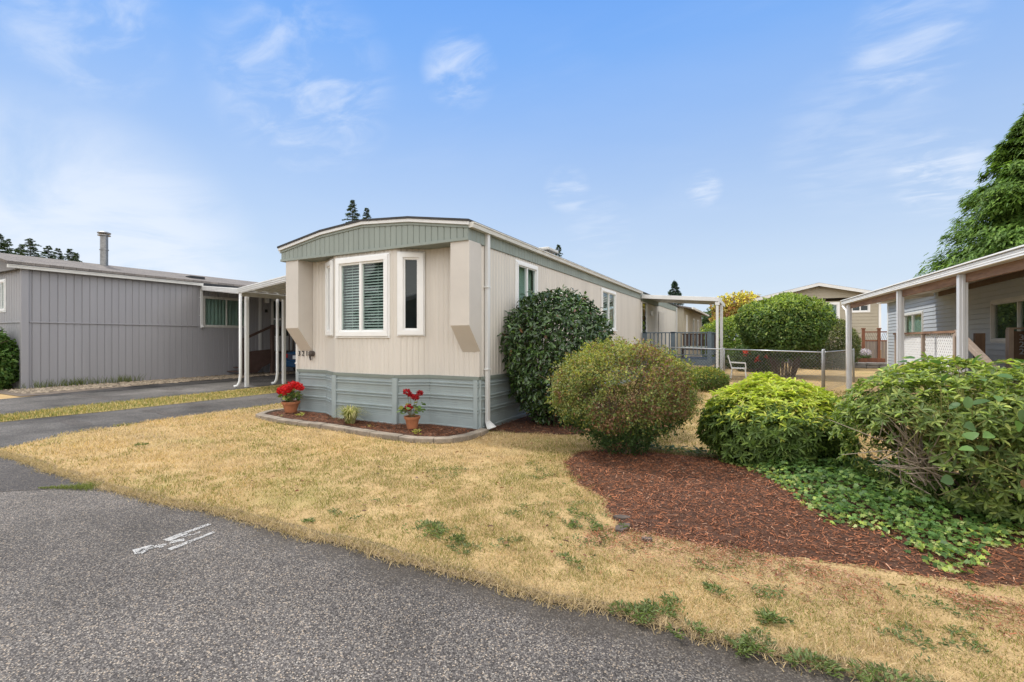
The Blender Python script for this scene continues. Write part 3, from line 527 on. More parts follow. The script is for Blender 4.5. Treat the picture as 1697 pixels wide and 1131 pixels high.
V = join(V); tag(npmesh('verge_grass', *V[:2], MAT['straw'], None, V[2]), 'ragged grass along the road edge and the strip between drives', 'grass', None, 'stuff')
# green broad-leaved weeds in the dry turf
gs = []
spots = [(-2.36, 3.0, .17), (-2.1, 2.98, .10), (-1.15, 3.05, .07), (-1.35, 3.95, .13), (-1.25, 3.65, .12), (-1.0, 3.75, .06), (-2.05, 3.85, .10), (-1.75, 3.85, .10), (-2.2, 3.55, .08), (-1.9, 3.35, .08), (-1.05, 2.95, .09), (-.75, 3.3, .06),
 (-.37, 2.85, .11), (-.62, 2.88, .06), (-.18, 3.12, .10), (-.45, 3.2, .05), (.06, 2.92, .05), (.15, 2.66, .11), (.23, 2.6, .09), (.48, 2.78, .12), (.52, 2.62, .12), (.62, 2.53, .10), (.0, 2.62, .06), (.42, 3.05, .06), (.75, 3.0, .07), (1.02, 2.95, .08), (.98, 2.7, .10), (.72, 2.62, .06), (-3.3, 3.1, .06), (-3.0, 3.9, .06), (-2.6, 4.4, .07), (-3.1, 5.1, .09), (-2.55, 4.85, .06), (-4.3, 4.6, .08), (-3.7, 5.2, .08), (-2.4, 4.3, .05), (-4.9, 3.6, .09), (-5.6, 3.9, .10), (-6.1, 3.4, .08), (-4.4, 3.35, .07), (-6.8, 3.6, .08), (-5.2, 4.5, .1), (-7.2, 4.2, .09), (-6.3, 4.6, .1), (-7.9, 3.5, .08), (-.1, 2.55, .06), (-.62, 2.62, .10), (-.5, 2.7, .08), (-.3, 2.58, .09)]
for (sx, sy, sr) in spots[:6]+spots[12:24:2]+spots[-5:]:
    n = int(2300*sr)+10; q = unit(RNG.normal(size=(n, 2)))*np.sqrt(rnd(n))[:, None]*sr*np.array([1.15, .85]); P = np.c_[sx+q[:, 0], sy+q[:, 1], .012+.02*rnd(n)]; k = fbm(P, 9, 33, 2) > .47; P, q = P[k], q[k]; n = len(P)
    D = np.c_[q/sr*.8+RNG.normal(0, .5, (n, 2)), .25+.4*rnd(n)]; gs.append(leafgeo(P, D, unit(np.c_[RNG.normal(0, .4, (n, 2)), np.ones(n)]), .022+.022*rnd(n), .007+.006*rnd(n), np.array([[.125, .165, .055]])*(.6+.9*rnd(n)[:, None]), 'dia'))
n = 70000; x = -3.4+5.2*rnd(n); y = 2.66+2.6*rnd(n)**1.6; Q = np.c_[x, y, 0*x]; k = (fbm(Q, 2.1, 57, 3) > .53) & (fbm(Q, 8.5, 58, 2) > .57) & on_lawn(x, y) & (rnd(n) < .5); x, y = x[k], y[k]; n = k.sum(); a = rnd(n)*6.28
gs.append(leafgeo(np.c_[x, y, .008+.012*rnd(n)], np.c_[np.cos(a), np.sin(a), .35+.4*rnd(n)], unit(np.c_[RNG.normal(0, .4, (n, 2)), np.ones(n)]), .016+.02*rnd(n), .006+.006*rnd(n), np.array([[.12, .16, .055]])*(.5+.9*rnd(n)[:, None]), 'dia'))
V = join(gs); tag(npmesh('weed_patches', *V[:2], MAT['leaf'], None, V[2]), 'small green weed patches dotted over the dry lawn', 'weeds', None, 'stuff')
# worn white paint on the road: 321 painted along the kerb, mostly rubbed off
def paint(strokes):
    b = MB(); cell = .007
    for (x0, y0, x1, y1, wd, keep) in strokes:
        d = np.array([x1-x0, y1-y0]); l = np.linalg.norm(d); d /= l; s = np.array([-d[1], d[0]])
        for i in range(int(l/cell)):
            for j in range(int(wd/cell)):
                if random.random() > keep*(.05+1.5*float(vnoise(np.array([[x0+d[0]*i*cell, y0+d[1]*i*cell, j*.01]]), 22, 4)[0])): continue
                c = np.array([x0, y0])+d*i*cell+s*(j*cell-wd/2)+np.random.default_rng(i*99+j).normal(0, .001, 2)
                b.add([(*(c+d*u*cell*.55+s*v*cell*.55), .0005) for u, v in ((-1, -1), (1, -1), (1, 1), (-1, 1))], [(0, 1, 2, 3)])
    return b
pm = paint([(-4.03, 1.74, -4.0, 1.86, .085, .8), (-4.0, 1.84, -3.93, 1.9, .07, .7), (-4.0, 1.76, -3.95, 1.79, .09, .8), (-4.03, 1.95, -4.05, 2.1, .07, .8), (-4.05, 2.08, -4.07, 2.30, .05, .55), (-3.97, 1.95, -3.92, 2.03, .06, .75), (-3.99, 2.05, -3.96, 2.17, .03, .45), (-3.84, 1.88, -3.85, 2.06, .05, .9), (-3.85, 2.05, -3.87, 2.22, .035, .75)])
mat('road_paint', (.52, .51, .49), .8, .25, 40); tag(pm.build('road_marking', MAT['road_paint']), None, None, None, 'structure')

# ------------------------------------------------------------------ the cream mobile home
XL, XR, YF, YB = -8.575, -4.085, 6.617, 28.0
ZS, ZE = .92, 3.13                                  # top of skirting, underside of the fascia band
home = thing('mobile_home', 'cream mobile home with bay window front, sage trim and sage skirting', 'mobile home', (-6.33, 6.6, 0))
C, CS = MAT['cream'], MAT['cream_smooth']
A_, B_, C_, D_ = (-7.71, YF), (-7.10, 6.29), (-5.60, 6.29), (-5.11, YF)     # plan of the bay
def seg(p, q): return Fr(p[0], p[1], q[0]-p[0], q[1]-p[1]), math.hypot(q[0]-p[0], q[1]-p[1])
F1, l1 = seg((XL, YF), A_); F2, l2 = seg(A_, B_); F3, l3 = seg(B_, C_); F4, l4 = seg(C_, D_); F5, l5 = seg(D_, (XR, YF))
FR = Fr(XR, YF, 0, 1); FLf = Fr(XL, YB, 0, -1); FB = Fr(XR, YB, -1, 0)
win_c = (.07, l3-.15, 1.60, 3.04); win_r = (.05, l4-.10, 1.62, 3.06); win_l = (.12, l2-.10, 1.62, 3.06)
ZT = 3.30
for F, l, h in ((F1, l1, ()), (F2, l2, (win_l,)), (F3, l3, (win_c,)), (F4, l4, (win_r,)), (F5, l5, ())):
    hs = [(a+.02, b-.02, c+.02, d-.02) for a, b, c, d in h]
    wall('wall', C, home, F, ribs(0, l, .102, .012, .5), [(ZS, 0), (ZT, 0)], hs)
wR = [(7.95-YF, 8.89-YF, 1.95, 3.03), (13.5-YF, 15.0-YF, 1.83, 3.03)]
door = (18.95-YF, 19.85-YF, .95, 3.02)
wall('wall', C, home, FR, ribs(0, YB-YF, .102, .016, .5), [(ZS, 0), (ZT, 0)], [(a+.02, b-.02, c+.02, d-.02) for a, b, c, d in wR]+[door])
wall('wall', C, home, FLf, ribs(0, YB-YF, .204, .012, .4), [(ZS, 0), (ZT, 0)]); wall('wall', C, home, FB, ribs(0, XR-XL, .204, .012, .4), [(ZS, 0), (ZT, 0)])
window(home, F3, *win_c, fw=.085, pr=.05, mull=[(win_c[0]+win_c[1])/2-.02], back='blinds', trim=.03)
window(home, F4, *win_r, fw=.085, pr=.05, back=None, trim=.02); window(home, F2, *win_l, fw=.085, pr=.05, trim=.02)
window(home, FR, *wR[0], fw=.05, pr=.04, mull=[sum(wR[0][:2])/2], back='curtain', trim=.04, sill=.0)
window(home, FR, *wR[1], fw=.05, pr=.04, mull=[sum(wR[1][:2])/2], back='blinds', trim=.05, sill=.04)
# corner boards and the sage strip under the siding
for (x0, x1, y0, y1) in ((XR-.05, XR+.012, YF-.012, YF+.05), (XL-.012, XL+.05, YF-.012, YF+.05), (XR-.05, XR+.012, YB-.05, YB+.012)): MB().box(x0, x1, y0, y1, ZS, ZE).build('corner_board', CS, home)
b = MB()
for F, l in ((F1, l1), (F2, l2), (F3, l3), (F4, l4), (F5, l5)): b.fbox(F, -.004, l+.004, -.02, .022, ZS-.055, ZS-.0)
b.fbox(FR, 0.025, YB-YF, -.02, .022, ZS-.055, ZS); b.build('trim_strip', MAT['sage_dark'], home)
# the two box wings of the front with slanted feet
for (x0, x1, zf) in ((-8.47, -8.10, 1.30), (-4.42, -4.055, 1.33)):
    b = MB(); b.prism([(6.265, 1.77), (YF-.002, zf), (YF-.002, ZE), (6.265, ZE)], 'x', x0, x1); b.build('wing_box', CS, home, bevel=.006)
# skirting: horizontal panels with twin ribs, upright battens
zp = [(.0, 0)]
for k in range(4):
    z = .095+.215*k
    zp += [(z-.004, 0), (z, .024), (z+.018, .024), (z+.026, 0), (z+.046, 0), (z+.050, .024), (z+.068, .024), (z+.076, 0)] if k else [(z-.05, 0), (z-.045, .012), (z-.02, .012), (z-.015, 0)]
    for q in (.115, .15): zp += [(z+q, 0), (z+q+.003, -.004), (z+q+.006, 0)] if z+q < ZS-.1 else []
zp.append((ZS-.05, 0))
I = lambda F: (lambda s, n, z: F(s, n-.002, z))
for F, l in ((F1, l1), (F2, l2), (F3, l3), (F4, l4), (F5, l5), (FR, YB-YF), (FLf, YB-YF), (FB, XR-XL)): wall('skirting', MAT['skirt'], home, I(F), [(0, 0), (l, 0)], zp)
for F, s0, s1 in ((F1, -.02, .07), (F3, -.05, .06), (F3, l3-.06, l3+.05), (F5, l5-.10, l5-.02), (FR, .0, .03)): MB().fbox(F, s0, s1, -.02, .03, 0., ZS-.058).build('skirting_batten', MAT['skirt'], home, bevel=.006)
# bowed roof and its grooved front fascia
PK = [(-8.64, 3.395), (-7.4, 3.60), (-6.33, 3.675), (-5.25, 3.60), (-4.02, 3.41)]
def roofz(x):
    for (a, za), (c, zc) in zip(PK, PK[1:]):
        if a <= x <= c: return za+(zc-za)*(x-a)/(c-a)
    return PK[0][1]
def band(x0, x1, k, dz0, dz1, y0, y1, name, m):
    xs = sorted([x0, x1]+[p[0] for p in PK if x0 < p[0] < x1]); poly = [(x, roofz(x)+dz0) for x in xs]+[(x, roofz(x)+dz1) for x in reversed(xs)]
    return MB().prism(poly, 'y', y0, y1).build(name, m, home)
band(-8.64, -4.02, 0, .0, .035, 6.19, YB+.1, 'roof', MAT['felt']); band(-8.63, -4.03, 0, -.055, -.001, 6.205, 6.235, 'roof_edge', MAT['white_old'])
# fascia: each groove is a step in one panel
FX0, FX1 = -8.60, -4.06
b = MB(); xs = []; x = FX0; 
while x < FX1-.01:
    e = min(x+.127, FX1); xs += [(x, 0.), (x+.012, .016), (e-.012, .016)]; x = e
xs.append((FX1, 0.)); nX = len(xs)
yb_ = 6.268
b.v = [(x, yb_-d, z) for zi in (0, 1) for x, d in xs for z in ((3.165,) if zi == 0 else (roofz(x)-.085,))]
b.f = [(i, i+1, nX+i+1, nX+i) for i in range(nX-1)]; b.build('fascia_panel', MAT['sage'], home)
band(FX0, FX1, 0, -.10, -.056, 6.236, 6.285, 'fascia_rail', MAT['sage'])
b = MB(); b.box(FX0, FX1, 6.236, 6.285, 3.125, 3.17); b.build('fascia_rail', MAT['sage'], home)
b = MB(); b.box(FX0, FX1, 6.285, YF+.03, 3.128, 3.14); b.build('soffit', MAT['sage_dark'], home)
b = MB(); b.box(FX0-.001, FX0+.02, 6.27, YF+.1, 3.125, 3.38); b.build('fascia_return', MAT['sage'], home)
FS = Fr(XR+.022, 6.24, 0, 1)
wall('fascia_panel', MAT['sage'], home, FS, ribs(0, YB-6.24, .127, .014, .18), [(3.125, 0), (3.40, 0)])
b = MB(); b.fbox(Fr(XR, 6.24, 0, 1), .03, YB-6.24, -.002, .018, 3.12, 3.128); b.build('fascia_rail', MAT['sage_dark'], home)
g = gutter(Fr(XR+.026, 6.245, 0, 1), 0, 12.4, 3.405, .105, .085, 'offwhite', home); gutter(Fr(XL-.03, 20, 0, -1), 0, 13.72, 3.40, .10, .085, 'offwhite', home)
downspout(FR, .20, .03, 3.34, home, 'white_old', .082, .17, -.06); downspout(Fr(XL-.01, YF+.12, 0, -1), .06, .05, 3.3, home, 'white_old', .08, .18, .0); downspout(FR, YB-YF-.1, .05, 3.34, home, 'white_old')
# roof vent
vt = MB(); vt.box(-5.42, -4.98, 11.5, 12.0, 3.56, 3.92); vt.build('roof_vent', MAT['offwhite'], home, bevel=.02)
vt = MB(); vt.box(-5.52, -4.88, 11.4, 12.1, 3.921, 4.0); vt.build('vent_cap', MAT['offwhite'], home, bevel=.02)
b = MB(); b.tube([(-5.6, 20, 3.5), (-5.6, 20, 4.15)], .05, 10); b.build('vent_pipe', MAT['pipe'], home)
# house number and the old hose hanger beside it
nF = Fr(XL, YF, 1, 0)
for k, ch in enumerate('321'):
    text_mesh(ch, .15, .012, 'house_number', MAT['black'], home, lambda u, v, w_, k=k: nF(.075+.115*k+u*.9, .014+w_, 1.20+v))
b = MB(); hc = nF(.485, .02, 1.25); k = 18
for j in range(7):
    a = j*.9; b.tube([(hc[0]+.055*math.cos(a), hc[1]-.01-.008*j, hc[2]+.055*math.sin(a)), (hc[0]+.02*math.cos(a+1), hc[1]-.035-.006*j, hc[2]+.02*math.sin(a+1))], .02, 6)
b.tube([(hc[0], hc[1]+.02, hc[2]), (hc[0], hc[1]-.05, hc[2]-.0)], [.056, .062], 12); b.tube([(hc[0]-.06, hc[1]-.02, hc[2]-.06), (hc[0]-.02, hc[1]-.03, hc[2]-.13)], .02, 6); b.tube([(hc[0]+.01, hc[1]-.05, hc[2]), (hc[0]+.01, hc[1]-.07, hc[2])], [.045, .035], 10)
b.build('wall_hose_bracket', MAT['iron'], home)
# porch door with its white scrolled screen
dr = MB(); s0, s1, z0, z1 = door; dr.fbox(FR, s0-.06, s0, -.03, .03, z0, z1+.06); dr.fbox(FR, s1, s1+.06, -.03, .03, z0, z1+.06); dr.fbox(FR, s0, s1, -.03, .03, z1, z1+.06); dr.fbox(FR, s0, s1, -.03, .01, z0, z0+.5)
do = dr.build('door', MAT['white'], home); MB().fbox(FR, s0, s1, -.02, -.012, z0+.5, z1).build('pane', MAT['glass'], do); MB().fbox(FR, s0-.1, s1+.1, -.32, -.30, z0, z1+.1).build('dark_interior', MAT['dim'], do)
b = MB()
for k in range(5):
    z = z0+.55+k*.2; b.tube([FR(s0+.08+.35*(1+math.sin(t)), .0, z+.1+.09*math.cos(t*1.0)) for t in np.linspace(0, 6.28, 14)], .012, 5)
b.build('scrollwork', MAT['black'], do)
b = MB(); b.fbox(FR, 20.6-YF, 20.75-YF, .02, .12, 2.55, 2.75); b.build('porch_lamp', MAT['white'], home, bevel=.02)
b = MB(); b.fbox(FR, 22.5-YF, 24.0-YF, .018, .03, 1.2, 2.85); b.build('access_panel', CS, home, bevel=.004)

# patio cover and deck along the right side
pc = thing('patio_cover', 'white flat patio cover over the blue grey deck, beside the mobile home', 'patio cover', (-1.3, 18.8, 0))
def slab4(b, p): # sloped roof plate from four corners, thickness down
    t = .03; return b.add([(x, y, z) for x, y, z in p]+[(x, y, z-t) for x, y, z in p], [(0,1,2,3),(7,6,5,4),(0,4,5,1),(1,5,6,2),(2,6,7,3),(3,7,4,0)])
b = slab4(MB(), [(XR+.05, 18.75, 3.27), (-1.28, 18.75, 3.05), (-1.28, 22.2, 3.05), (XR+.05, 22.2, 3.27)]); b.build('roof_panel', MAT['offwhite'], pc)
b = MB(); b.beam((XR+.05, 18.72, 3.23), (-1.25, 18.72, 3.01), .05, .15); b.beam((-1.25, 18.72, 3.0), (-1.25, 22.2, 3.0), .05, .15); b.build('edge_beam', MAT['white_old'], pc, bevel=.006)
b = MB(); b.box(XR+.03, XR+.07, 18.8, 22.2, 3.05, 3.24); b.build('ledger', MAT['sage_dark'], pc)
for (x, y) in ((-1.30, 18.8), (-1.27, 20.4), (-1.27, 20.75)):
    b = MB(); b.box(x-.045, x+.045, y-.045, y+.045, 0, 2.94); b.build('post', MAT['white_old'], pc, bevel=.008)
b = MB(); b.box(-1.37, -1.22, 18.73, 18.87, 2.8, 2.935); b.build('bracket', MAT['white_old'], pc, bevel=.01)
dk = thing('deck', 'blue grey painted timber deck with baluster railing beside the mobile home', 'deck', (-2.8, 20, 0))
M_ = MAT['deckblue']
b = MB()
for k in range(22): b.box(XR+.06, -1.52, 18.86+k*.14, 18.99+k*.14, .74, .775)
b.build('floor', M_, dk)
b = MB(); b.box(XR+.06, -1.50, 18.79, 18.83, .55, .772); b.box(-1.54, -1.50, 18.83, 21.9, .55, .738); b.build('rim_board', M_, dk)
b = MB(); b.box(XR+.06, -1.62, 18.78, 18.88, 1.775, 1.815); b.box(XR+.06, -1.62, 18.80, 18.85, .93, .97); b.box(-1.60, -1.50, 18.9, 21.9, 1.775, 1.815); b.box(-1.57, -1.53, 18.9, 21.9, .93, .97); b.build('rail', M_, dk)
for i in range(17):
    x = XR+.22+i*.144
    if min(abs(x+2.87), abs(x+1.57)) < .09: continue
    b = MB(); b.box(x-.019, x+.019, 18.805, 18.843, .971, 1.774); b.build('baluster', M_, dk)
for i in range(20):
    y = 19.02+i*.145; b = MB(); b.box(-1.569, -1.531, y-.019, y+.019, .971, 1.774); b.build('baluster', M_, dk)
for (x, y) in ((XR+.14, 18.83), (-2.87, 18.83), (-1.57, 18.83), (-1.55, 21.9)):
    b = MB(); b.box(x-.075, x+.075, y-.05, y+.05, 0, 1.83); b.build('post', M_, dk, bevel=.005)
b = MB()
for i in range(26):
    x = XR+.1+i*.1
    b.beam((x, 18.9, .03), (x+.5, 18.9, .53), .012, .03, (0, 1, 0)); b.beam((x+.5, 18.92, .03), (x, 18.92, .53), .012, .03, (0, 1, 0))
b.build('lattice', M_, dk)
bn = thing('garden_bench', 'brown slatted bench with pale cushion on the deck', 'bench', (-2.1, 20.4, .775))
b = MB()
for k in range(11): b.box(-2.75+k*.12, -2.66+k*.12, 20.72, 20.75, 1.15, 1.72)
b.box(-2.78, -1.6, 20.7, 20.77, 1.72, 1.78); b.build('backrest', MAT['brownpaint'], bn)
b = MB(); b.box(-2.78, -1.65, 20.15, 20.7, 1.10, 1.15); b.build('seat', MAT['brownpaint'], bn)
for x in (-2.74, -1.72):
    for y in (20.2, 20.65): MB().box(x-.03, x+.03, y-.03, y+.03, .776, 1.099).build('leg', MAT['brownpaint'], bn)
b = MB(); b.box(-2.74, -1.7, 20.14, 20.68, 1.152, 1.26); tag(b.build('seat_cushion', MAT['cushion'], None, bevel=.03), 'pale patterned cushion lying on the brown deck bench', 'cushion')

# white plastic garden chair by the deck
ch = thing('garden_chair', 'white plastic garden chair on the lawn behind the chain link fence', 'chair', (-.62, 19.75, 0))
P_ = MAT['plastic']; cx_, cy_ = -.62, 19.75
b = MB(); b.box(cx_-.25, cx_+.25, cy_-.24, cy_+.24, .42, .455); b.build('seat', P_, ch, bevel=.012)
b = MB()
for k in range(6): b.beam((cx_-.24, cy_-.21+k*.084, .46), (cx_-.36, cy_-.23+k*.092, .88), .045, .016, (1, 0, 0))
b.beam((cx_-.36, cy_-.25, .89), (cx_-.36, cy_+.25, .89), .03, .06); b.build('backrest', P_, ch, bevel=.006)
for sx, sy in ((-1, -1), (1, -1), (1, 1), (-1, 1)):
    b = MB(); b.beam((cx_+sx*.22, cy_+sy*.21, .43), (cx_+sx*.27, cy_+sy*.25, 0), .04, .04, (1, 0, 0)); b.build('leg', P_, ch, bevel=.006)
for sy in (-1, 1):
    b = MB(); b.beam((cx_-.31, cy_+sy*.27, .66), (cx_+.24, cy_+sy*.27, .64), .05, .025); b.beam((cx_+.23, cy_+sy*.27, .64), (cx_+.25, cy_+sy*.255, .40), .04, .03, (1, 0, 0)); b.build('armrest', P_, ch, bevel=.008)

# ------------------------------------------------------------------ grey neighbour on the left
GX = -20.17; nb = thing('mobile_home', 'long taupe grey mobile home with ribbed siding and shingled roof beyond the driveways', 'mobile home', (GX-2, 10, 0))
G_ = MAT['greige']; FG = Fr(GX, 5.79, 0, 1); FGf = Fr(GX-4.6, 5.79, 1, 0)
wG = (11.12-5.79, 12.92-5.79, 2.06, 3.30); dG = (14.25-5.79, 15.15-5.79, 1.0, 3.35)
hs = [(wG[0]+.02, wG[1]-.02, wG[2]+.02, wG[3]-.02), dG]
wall('wall', G_, nb, FG, ribs(0, 17, .205, .022, .16), [(0, 0), (3.72, 0)], hs)
wGf = (4.6-2.1, 4.6-1.40, 2.46, 3.46)
wall('wall', G_, nb, FGf, ribs(0, 4.6, .205, .022, .16), [(0, 0), (4.0, 0)], [(wGf[0]+.02, wGf[1]-.02, wGf[2]+.02, wGf[3]-.02)])
wall('wall', G_, nb, Fr(GX, 22.79, -1, 0), [(0, 0), (4.6, 0)], [(0, 0), (4.0, 0)]); wall('wall', G_, nb, Fr(GX-4.6, 22.79, 0, -1), [(0, 0), (17, 0)], [(0, 0), (3.7, 0)])
window(nb, FG, *wG, fw=.055, pr=.03, mull=[wG[0]+.95], back='curtain', trim=.03, fm='offwhite'); window(nb, FGf, *wGf, fw=.06, pr=.035, mull=[sum(wGf[:2])/2], back='blinds', trim=.04)
b = MB(); b.fbox(FG, .14, 5.2, .0, .03, 2.06, 2.10); b.fbox(FGf, 0, 4.5, 0, .03, 2.06, 2.10); b.build('belt_rail', G_, nb, bevel=.006)
b = MB(); b.fbox(FG, -.06, .12, -.05, .06, 0, 3.72); b.build('corner_board', G_, nb, bevel=.01)
b = MB(); b.prism([(GX+.02, 3.70), (GX-.6, 3.70), (GX-4.62, 3.70), (GX-4.62, 3.9), (GX-2.3, 4.30), (GX+.02, 3.84)], 'y', 5.62, 5.66); b.build('gable_board', MAT['greige_dark'], nb)
b = MB(); b.prism([(GX+.14, 3.84), (GX-2.3, 4.36), (GX-4.75, 3.84), (GX-4.75, 3.92), (GX-2.3, 4.44), (GX+.14, 3.92)], 'y', 5.4, 22.9); b.build('roof', MAT['shingles'], nb)
b = MB(); b.box(GX+.10, GX+.135, 5.42, 22.9, 3.75, 3.838); b.build('eave_board', MAT['black'], nb)
b = MB(); b.box(GX, GX+.10, 5.42, 22.9, 3.735, 3.755); b.build('soffit', MAT['greige_dark'], nb)
gutter(Fr(GX+.137, 5.4, 0, 1), 0, 5.6, 3.81, .10, .10, 'offwhite', nb); downspout(FG, 5.24, 1.98, 3.72, nb, 'white_old', .09, .10)
b = MB(); b.tube([(GX-2.0, 8.6, 4.2), (GX-2.0, 8.6, 5.55)], .122, 16); b.tube([(GX-2.0, 8.6, 4.95), (GX-2.0, 8.6, 4.98)], .143, 16); b.tube([(GX-2, 8.6, 5.5), (GX-2, 8.6, 5.53)], .20, 16); b.tube([(GX-2, 8.6, 5.58), (GX-2, 8.6, 5.62), (GX-2, 8.6, 5.66)], [.20, .21, .12], 16)
b.build('chimney_pipe', MAT['pipe'], nb, smooth=False)
b = MB(); b.box(GX-.9, GX-.55, 10.9, 11.5, 4.05, 4.18); b.build('roof_vent', MAT['black'], nb, bevel=.02)
b = MB(); s0, s1, z0, z1 = dG; b.fbox(FG, s0-.1, s0, -.02, .035, z0, z1+.1); b.fbox(FG, s1, s1+.1, -.02, .035, z0, z1+.1); b.fbox(FG, s0, s1, -.02, .035, z1, z1+.1); b.fbox(FG, s0, s1, -.03, .01, z0, z0+.7); b.fbox(FG, s0, s1, -.03, .01, z0+1.45, z0+1.53)
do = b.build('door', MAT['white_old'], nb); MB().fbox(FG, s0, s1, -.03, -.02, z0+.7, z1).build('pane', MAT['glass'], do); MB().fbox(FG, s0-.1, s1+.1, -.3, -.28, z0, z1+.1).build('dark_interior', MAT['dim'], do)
b = MB(); b.fbox(FG, 13.53-5.79, 13.65-5.79, .0, .03, .9, 3.7); b.build('trim_board', MAT['white_old'], nb)
b = MB(); b.fbox(FG, 13.8-5.79, 13.98-5.79, .01, .12, 3.22, 3.45); b.build('porch_lamp', MAT['white'], nb, bevel=.02)
b = MB(); b.fbox(FG, 13.83-5.79, 13.93-5.79, .01, .06, 2.78, 2.92); b.build('mailbox_clip', MAT['black'], nb)

# the two carport roofs that meet over the grass strip
def carport(label, corners, posts, m, group, zb):
    t = thing('carport', label, 'carport', (posts[0][0], posts[0][1], 0), group)
    p = corners; b = MB(); slab4(b, p); a0, a1 = np.array(p[0]), np.array(p[1])
    b.build('roof_panel', MAT['white_old'], t)
    b = MB(); q0, q1, q2, q3 = [np.array(c) for c in p]; nrib = 34      # pan ribs on the underside, running across
    for i in range(nrib):
        k = (i+.5)/nrib; u = q0+(q3-q0)*k; v = q1+(q2-q1)*k; b.beam(u+np.array([0, 0, -.055]), v+np.array([0, 0, -.055]), .04, .045)
    b.build('roof_ribs', MAT['offwhite'], t)
    b = MB(); off = np.array([0, -.02, 0])
    b.beam(q0+off+np.array([0, 0, -.08]), q1+off+np.array([0, 0, -.08]), .03, .18)
    for dz in (-.02, -.075, -.13): b.beam(q0+off*2.0+np.array([0, 0, dz]), q1+off*2.0+np.array([0, 0, dz]), .03, .022)
    b.build('front_fascia', MAT['white_old'], t)
    b = MB(); e0, e1 = (q1, q2) if posts[0][2] > 0 else (q0, q3); b.beam(e0+np.array([0, .1, -.155]), e1+np.array([0, 0, -.155]), .07, .14); b.build('edge_beam', MAT['offwhite'], t)
    for (x, y, sg) in posts:
        b = MB(); b.box(x-.05, x+.05, y-.05, y+.05, 0, zb); b.box(x-.012, x+.012, y-.058, y+.058, .0, zb-.005); b.build('post', MAT['white'], t, bevel=.008)
    return t
ca = carport('white carport roof fixed to the grey home, with the front post', [(GX+.02, 11.05, 3.72), (-14.62, 9.15, 3.16), (-14.62, 22.4, 3.16), (GX+.02, 22.4, 3.72)], [(-14.56, 9.36, 1), (-14.56, 14.6, 1), (-14.56, 20, 1)], None, None, 3.0)
cb = carport('white ribbed carport roof beside the cream home, held by the post standing nearer to it', [(-14.40, 8.98, 3.13), (-8.72, 7.85, 3.36), (-8.72, 22.4, 3.36), (-14.40, 22.4, 3.13)], [(-14.46, 10.62, -1), (-14.46, 15.6, -1), (-14.46, 20.8, -1)], None, None, 2.97)
for t, (x, y) in ((ca, (-14.60, 9.18)), (cb, (-14.52, 10.42))):
    b = MB(); b.tube([(x, y, 3.02), (x, y, .40), (x-.01, y-.02, .18), (x-.04, y-.07, .06), (x-.09, y-.16, .04)], [.045, .045, .045, .042, .045], 10); b.build('downspout', MAT['white'], t, smooth=True)
# brown stair and landing at the grey home's door
st = thing('porch_stair', 'dark brown wooden stair with landing at the grey home door', 'stair', (-19.6, 13.4, 0)); Bp = MAT['brownpaint']
b = MB(); b.box(GX+.04, -19.05, 13.42, 16.2, .92, .98); b.build('landing', Bp, st)
b = MB()
for k in range(5): b.box(GX+.06, -19.05, 12.05+.27*k, 12.05+.27*k+.29, .15+.155*k, .19+.155*k)
b.build('tread', Bp, st)
b = MB(); b.prism([(11.95, .12), (12.7, .1), (12.95, .33), (13.36, .5), (13.36, 1.10), (12.6, 1.05), (11.95, .95)], 'x', -19.09, -19.04); b.build('side_panel', Bp, st)
for y, z in ((13.42, 2.18), (12.02, 1.55), (16.1, 2.1)):
    b = MB(); b.box(-19.12, -18.97, y-.06, y+.06, 0, z); b.build('post', Bp, st, bevel=.01)
b = MB(); b.beam((-19.04, 12.0, 1.5), (-19.04, 13.4, 2.12), .05, .10); b.beam((-19.04, 13.45, 2.08), (-19.04, 16.1, 2.08), .05, .08); b.build('handrail', Bp, st)
for k in range(12):
    y = 13.66+.2*k; b = MB(); b.box(-19.06, -19.02, y-.02, y+.02, .99, 2.04); b.build('baluster', Bp, st)

# blue saloon under the carport
car = thing('parked_car', 'dark blue saloon car parked under the carports, only its tail in view', 'car', (-17.15, 15.3, 0))
ox, oy = -17.15, 13.15
stn = [  # y, half width, z floor, z belt, half width roof, z roof
 (0, .74, .42, .78, .70, .92), (.06, .80, .34, .86, .74, 1.03), (.25, .84, .27, .92, .74, 1.06), (.75, .87, .24, .94, .70, 1.08), (1.25, .88, .23, .95, .60, 1.38), (1.75, .88, .22, .95, .57, 1.44), (2.4, .88, .22, .95, .57, 1.44), (3.0, .88, .22, .94, .60, 1.25), (3.45, .87, .22, .92, .70, .98), (4.1, .84, .24, .84, .68, .90), (4.4, .78, .3, .70, .62, .80), (4.5, .68, .4, .6, .5, .66)]
b = MB()
for (y, hw, zf, zb, hr, zr) in stn:
    b.v += [(ox+x, oy+y, z) for x, z in ((-hw*.8, zf), (-hw, zf+.14), (-hw-.01, (zf+zb)/2+.06), (-hw*.985, zb), (-hr, zr-.05), (-hr*.6, zr), (hr*.6, zr), (hr, zr-.05), (hw*.985, zb), (hw+.01, (zf+zb)/2+.06), (hw, zf+.14), (hw*.8, zf))]
m_ = len(stn); b.f = [(i*12+j, i*12+(j+1) % 12, (i+1)*12+(j+1) % 12, (i+1)*12+j) for i in range(m_-1) for j in range(12)]+[tuple(range(11, -1, -1)), tuple((m_-1)*12+j for j in range(12))]
cb_ = b.build('body', MAT['carblue'], car, smooth=True); sm = cb_.modifiers.new('smooth', 'SUBSURF'); sm.levels = 2; sm.render_levels = 2
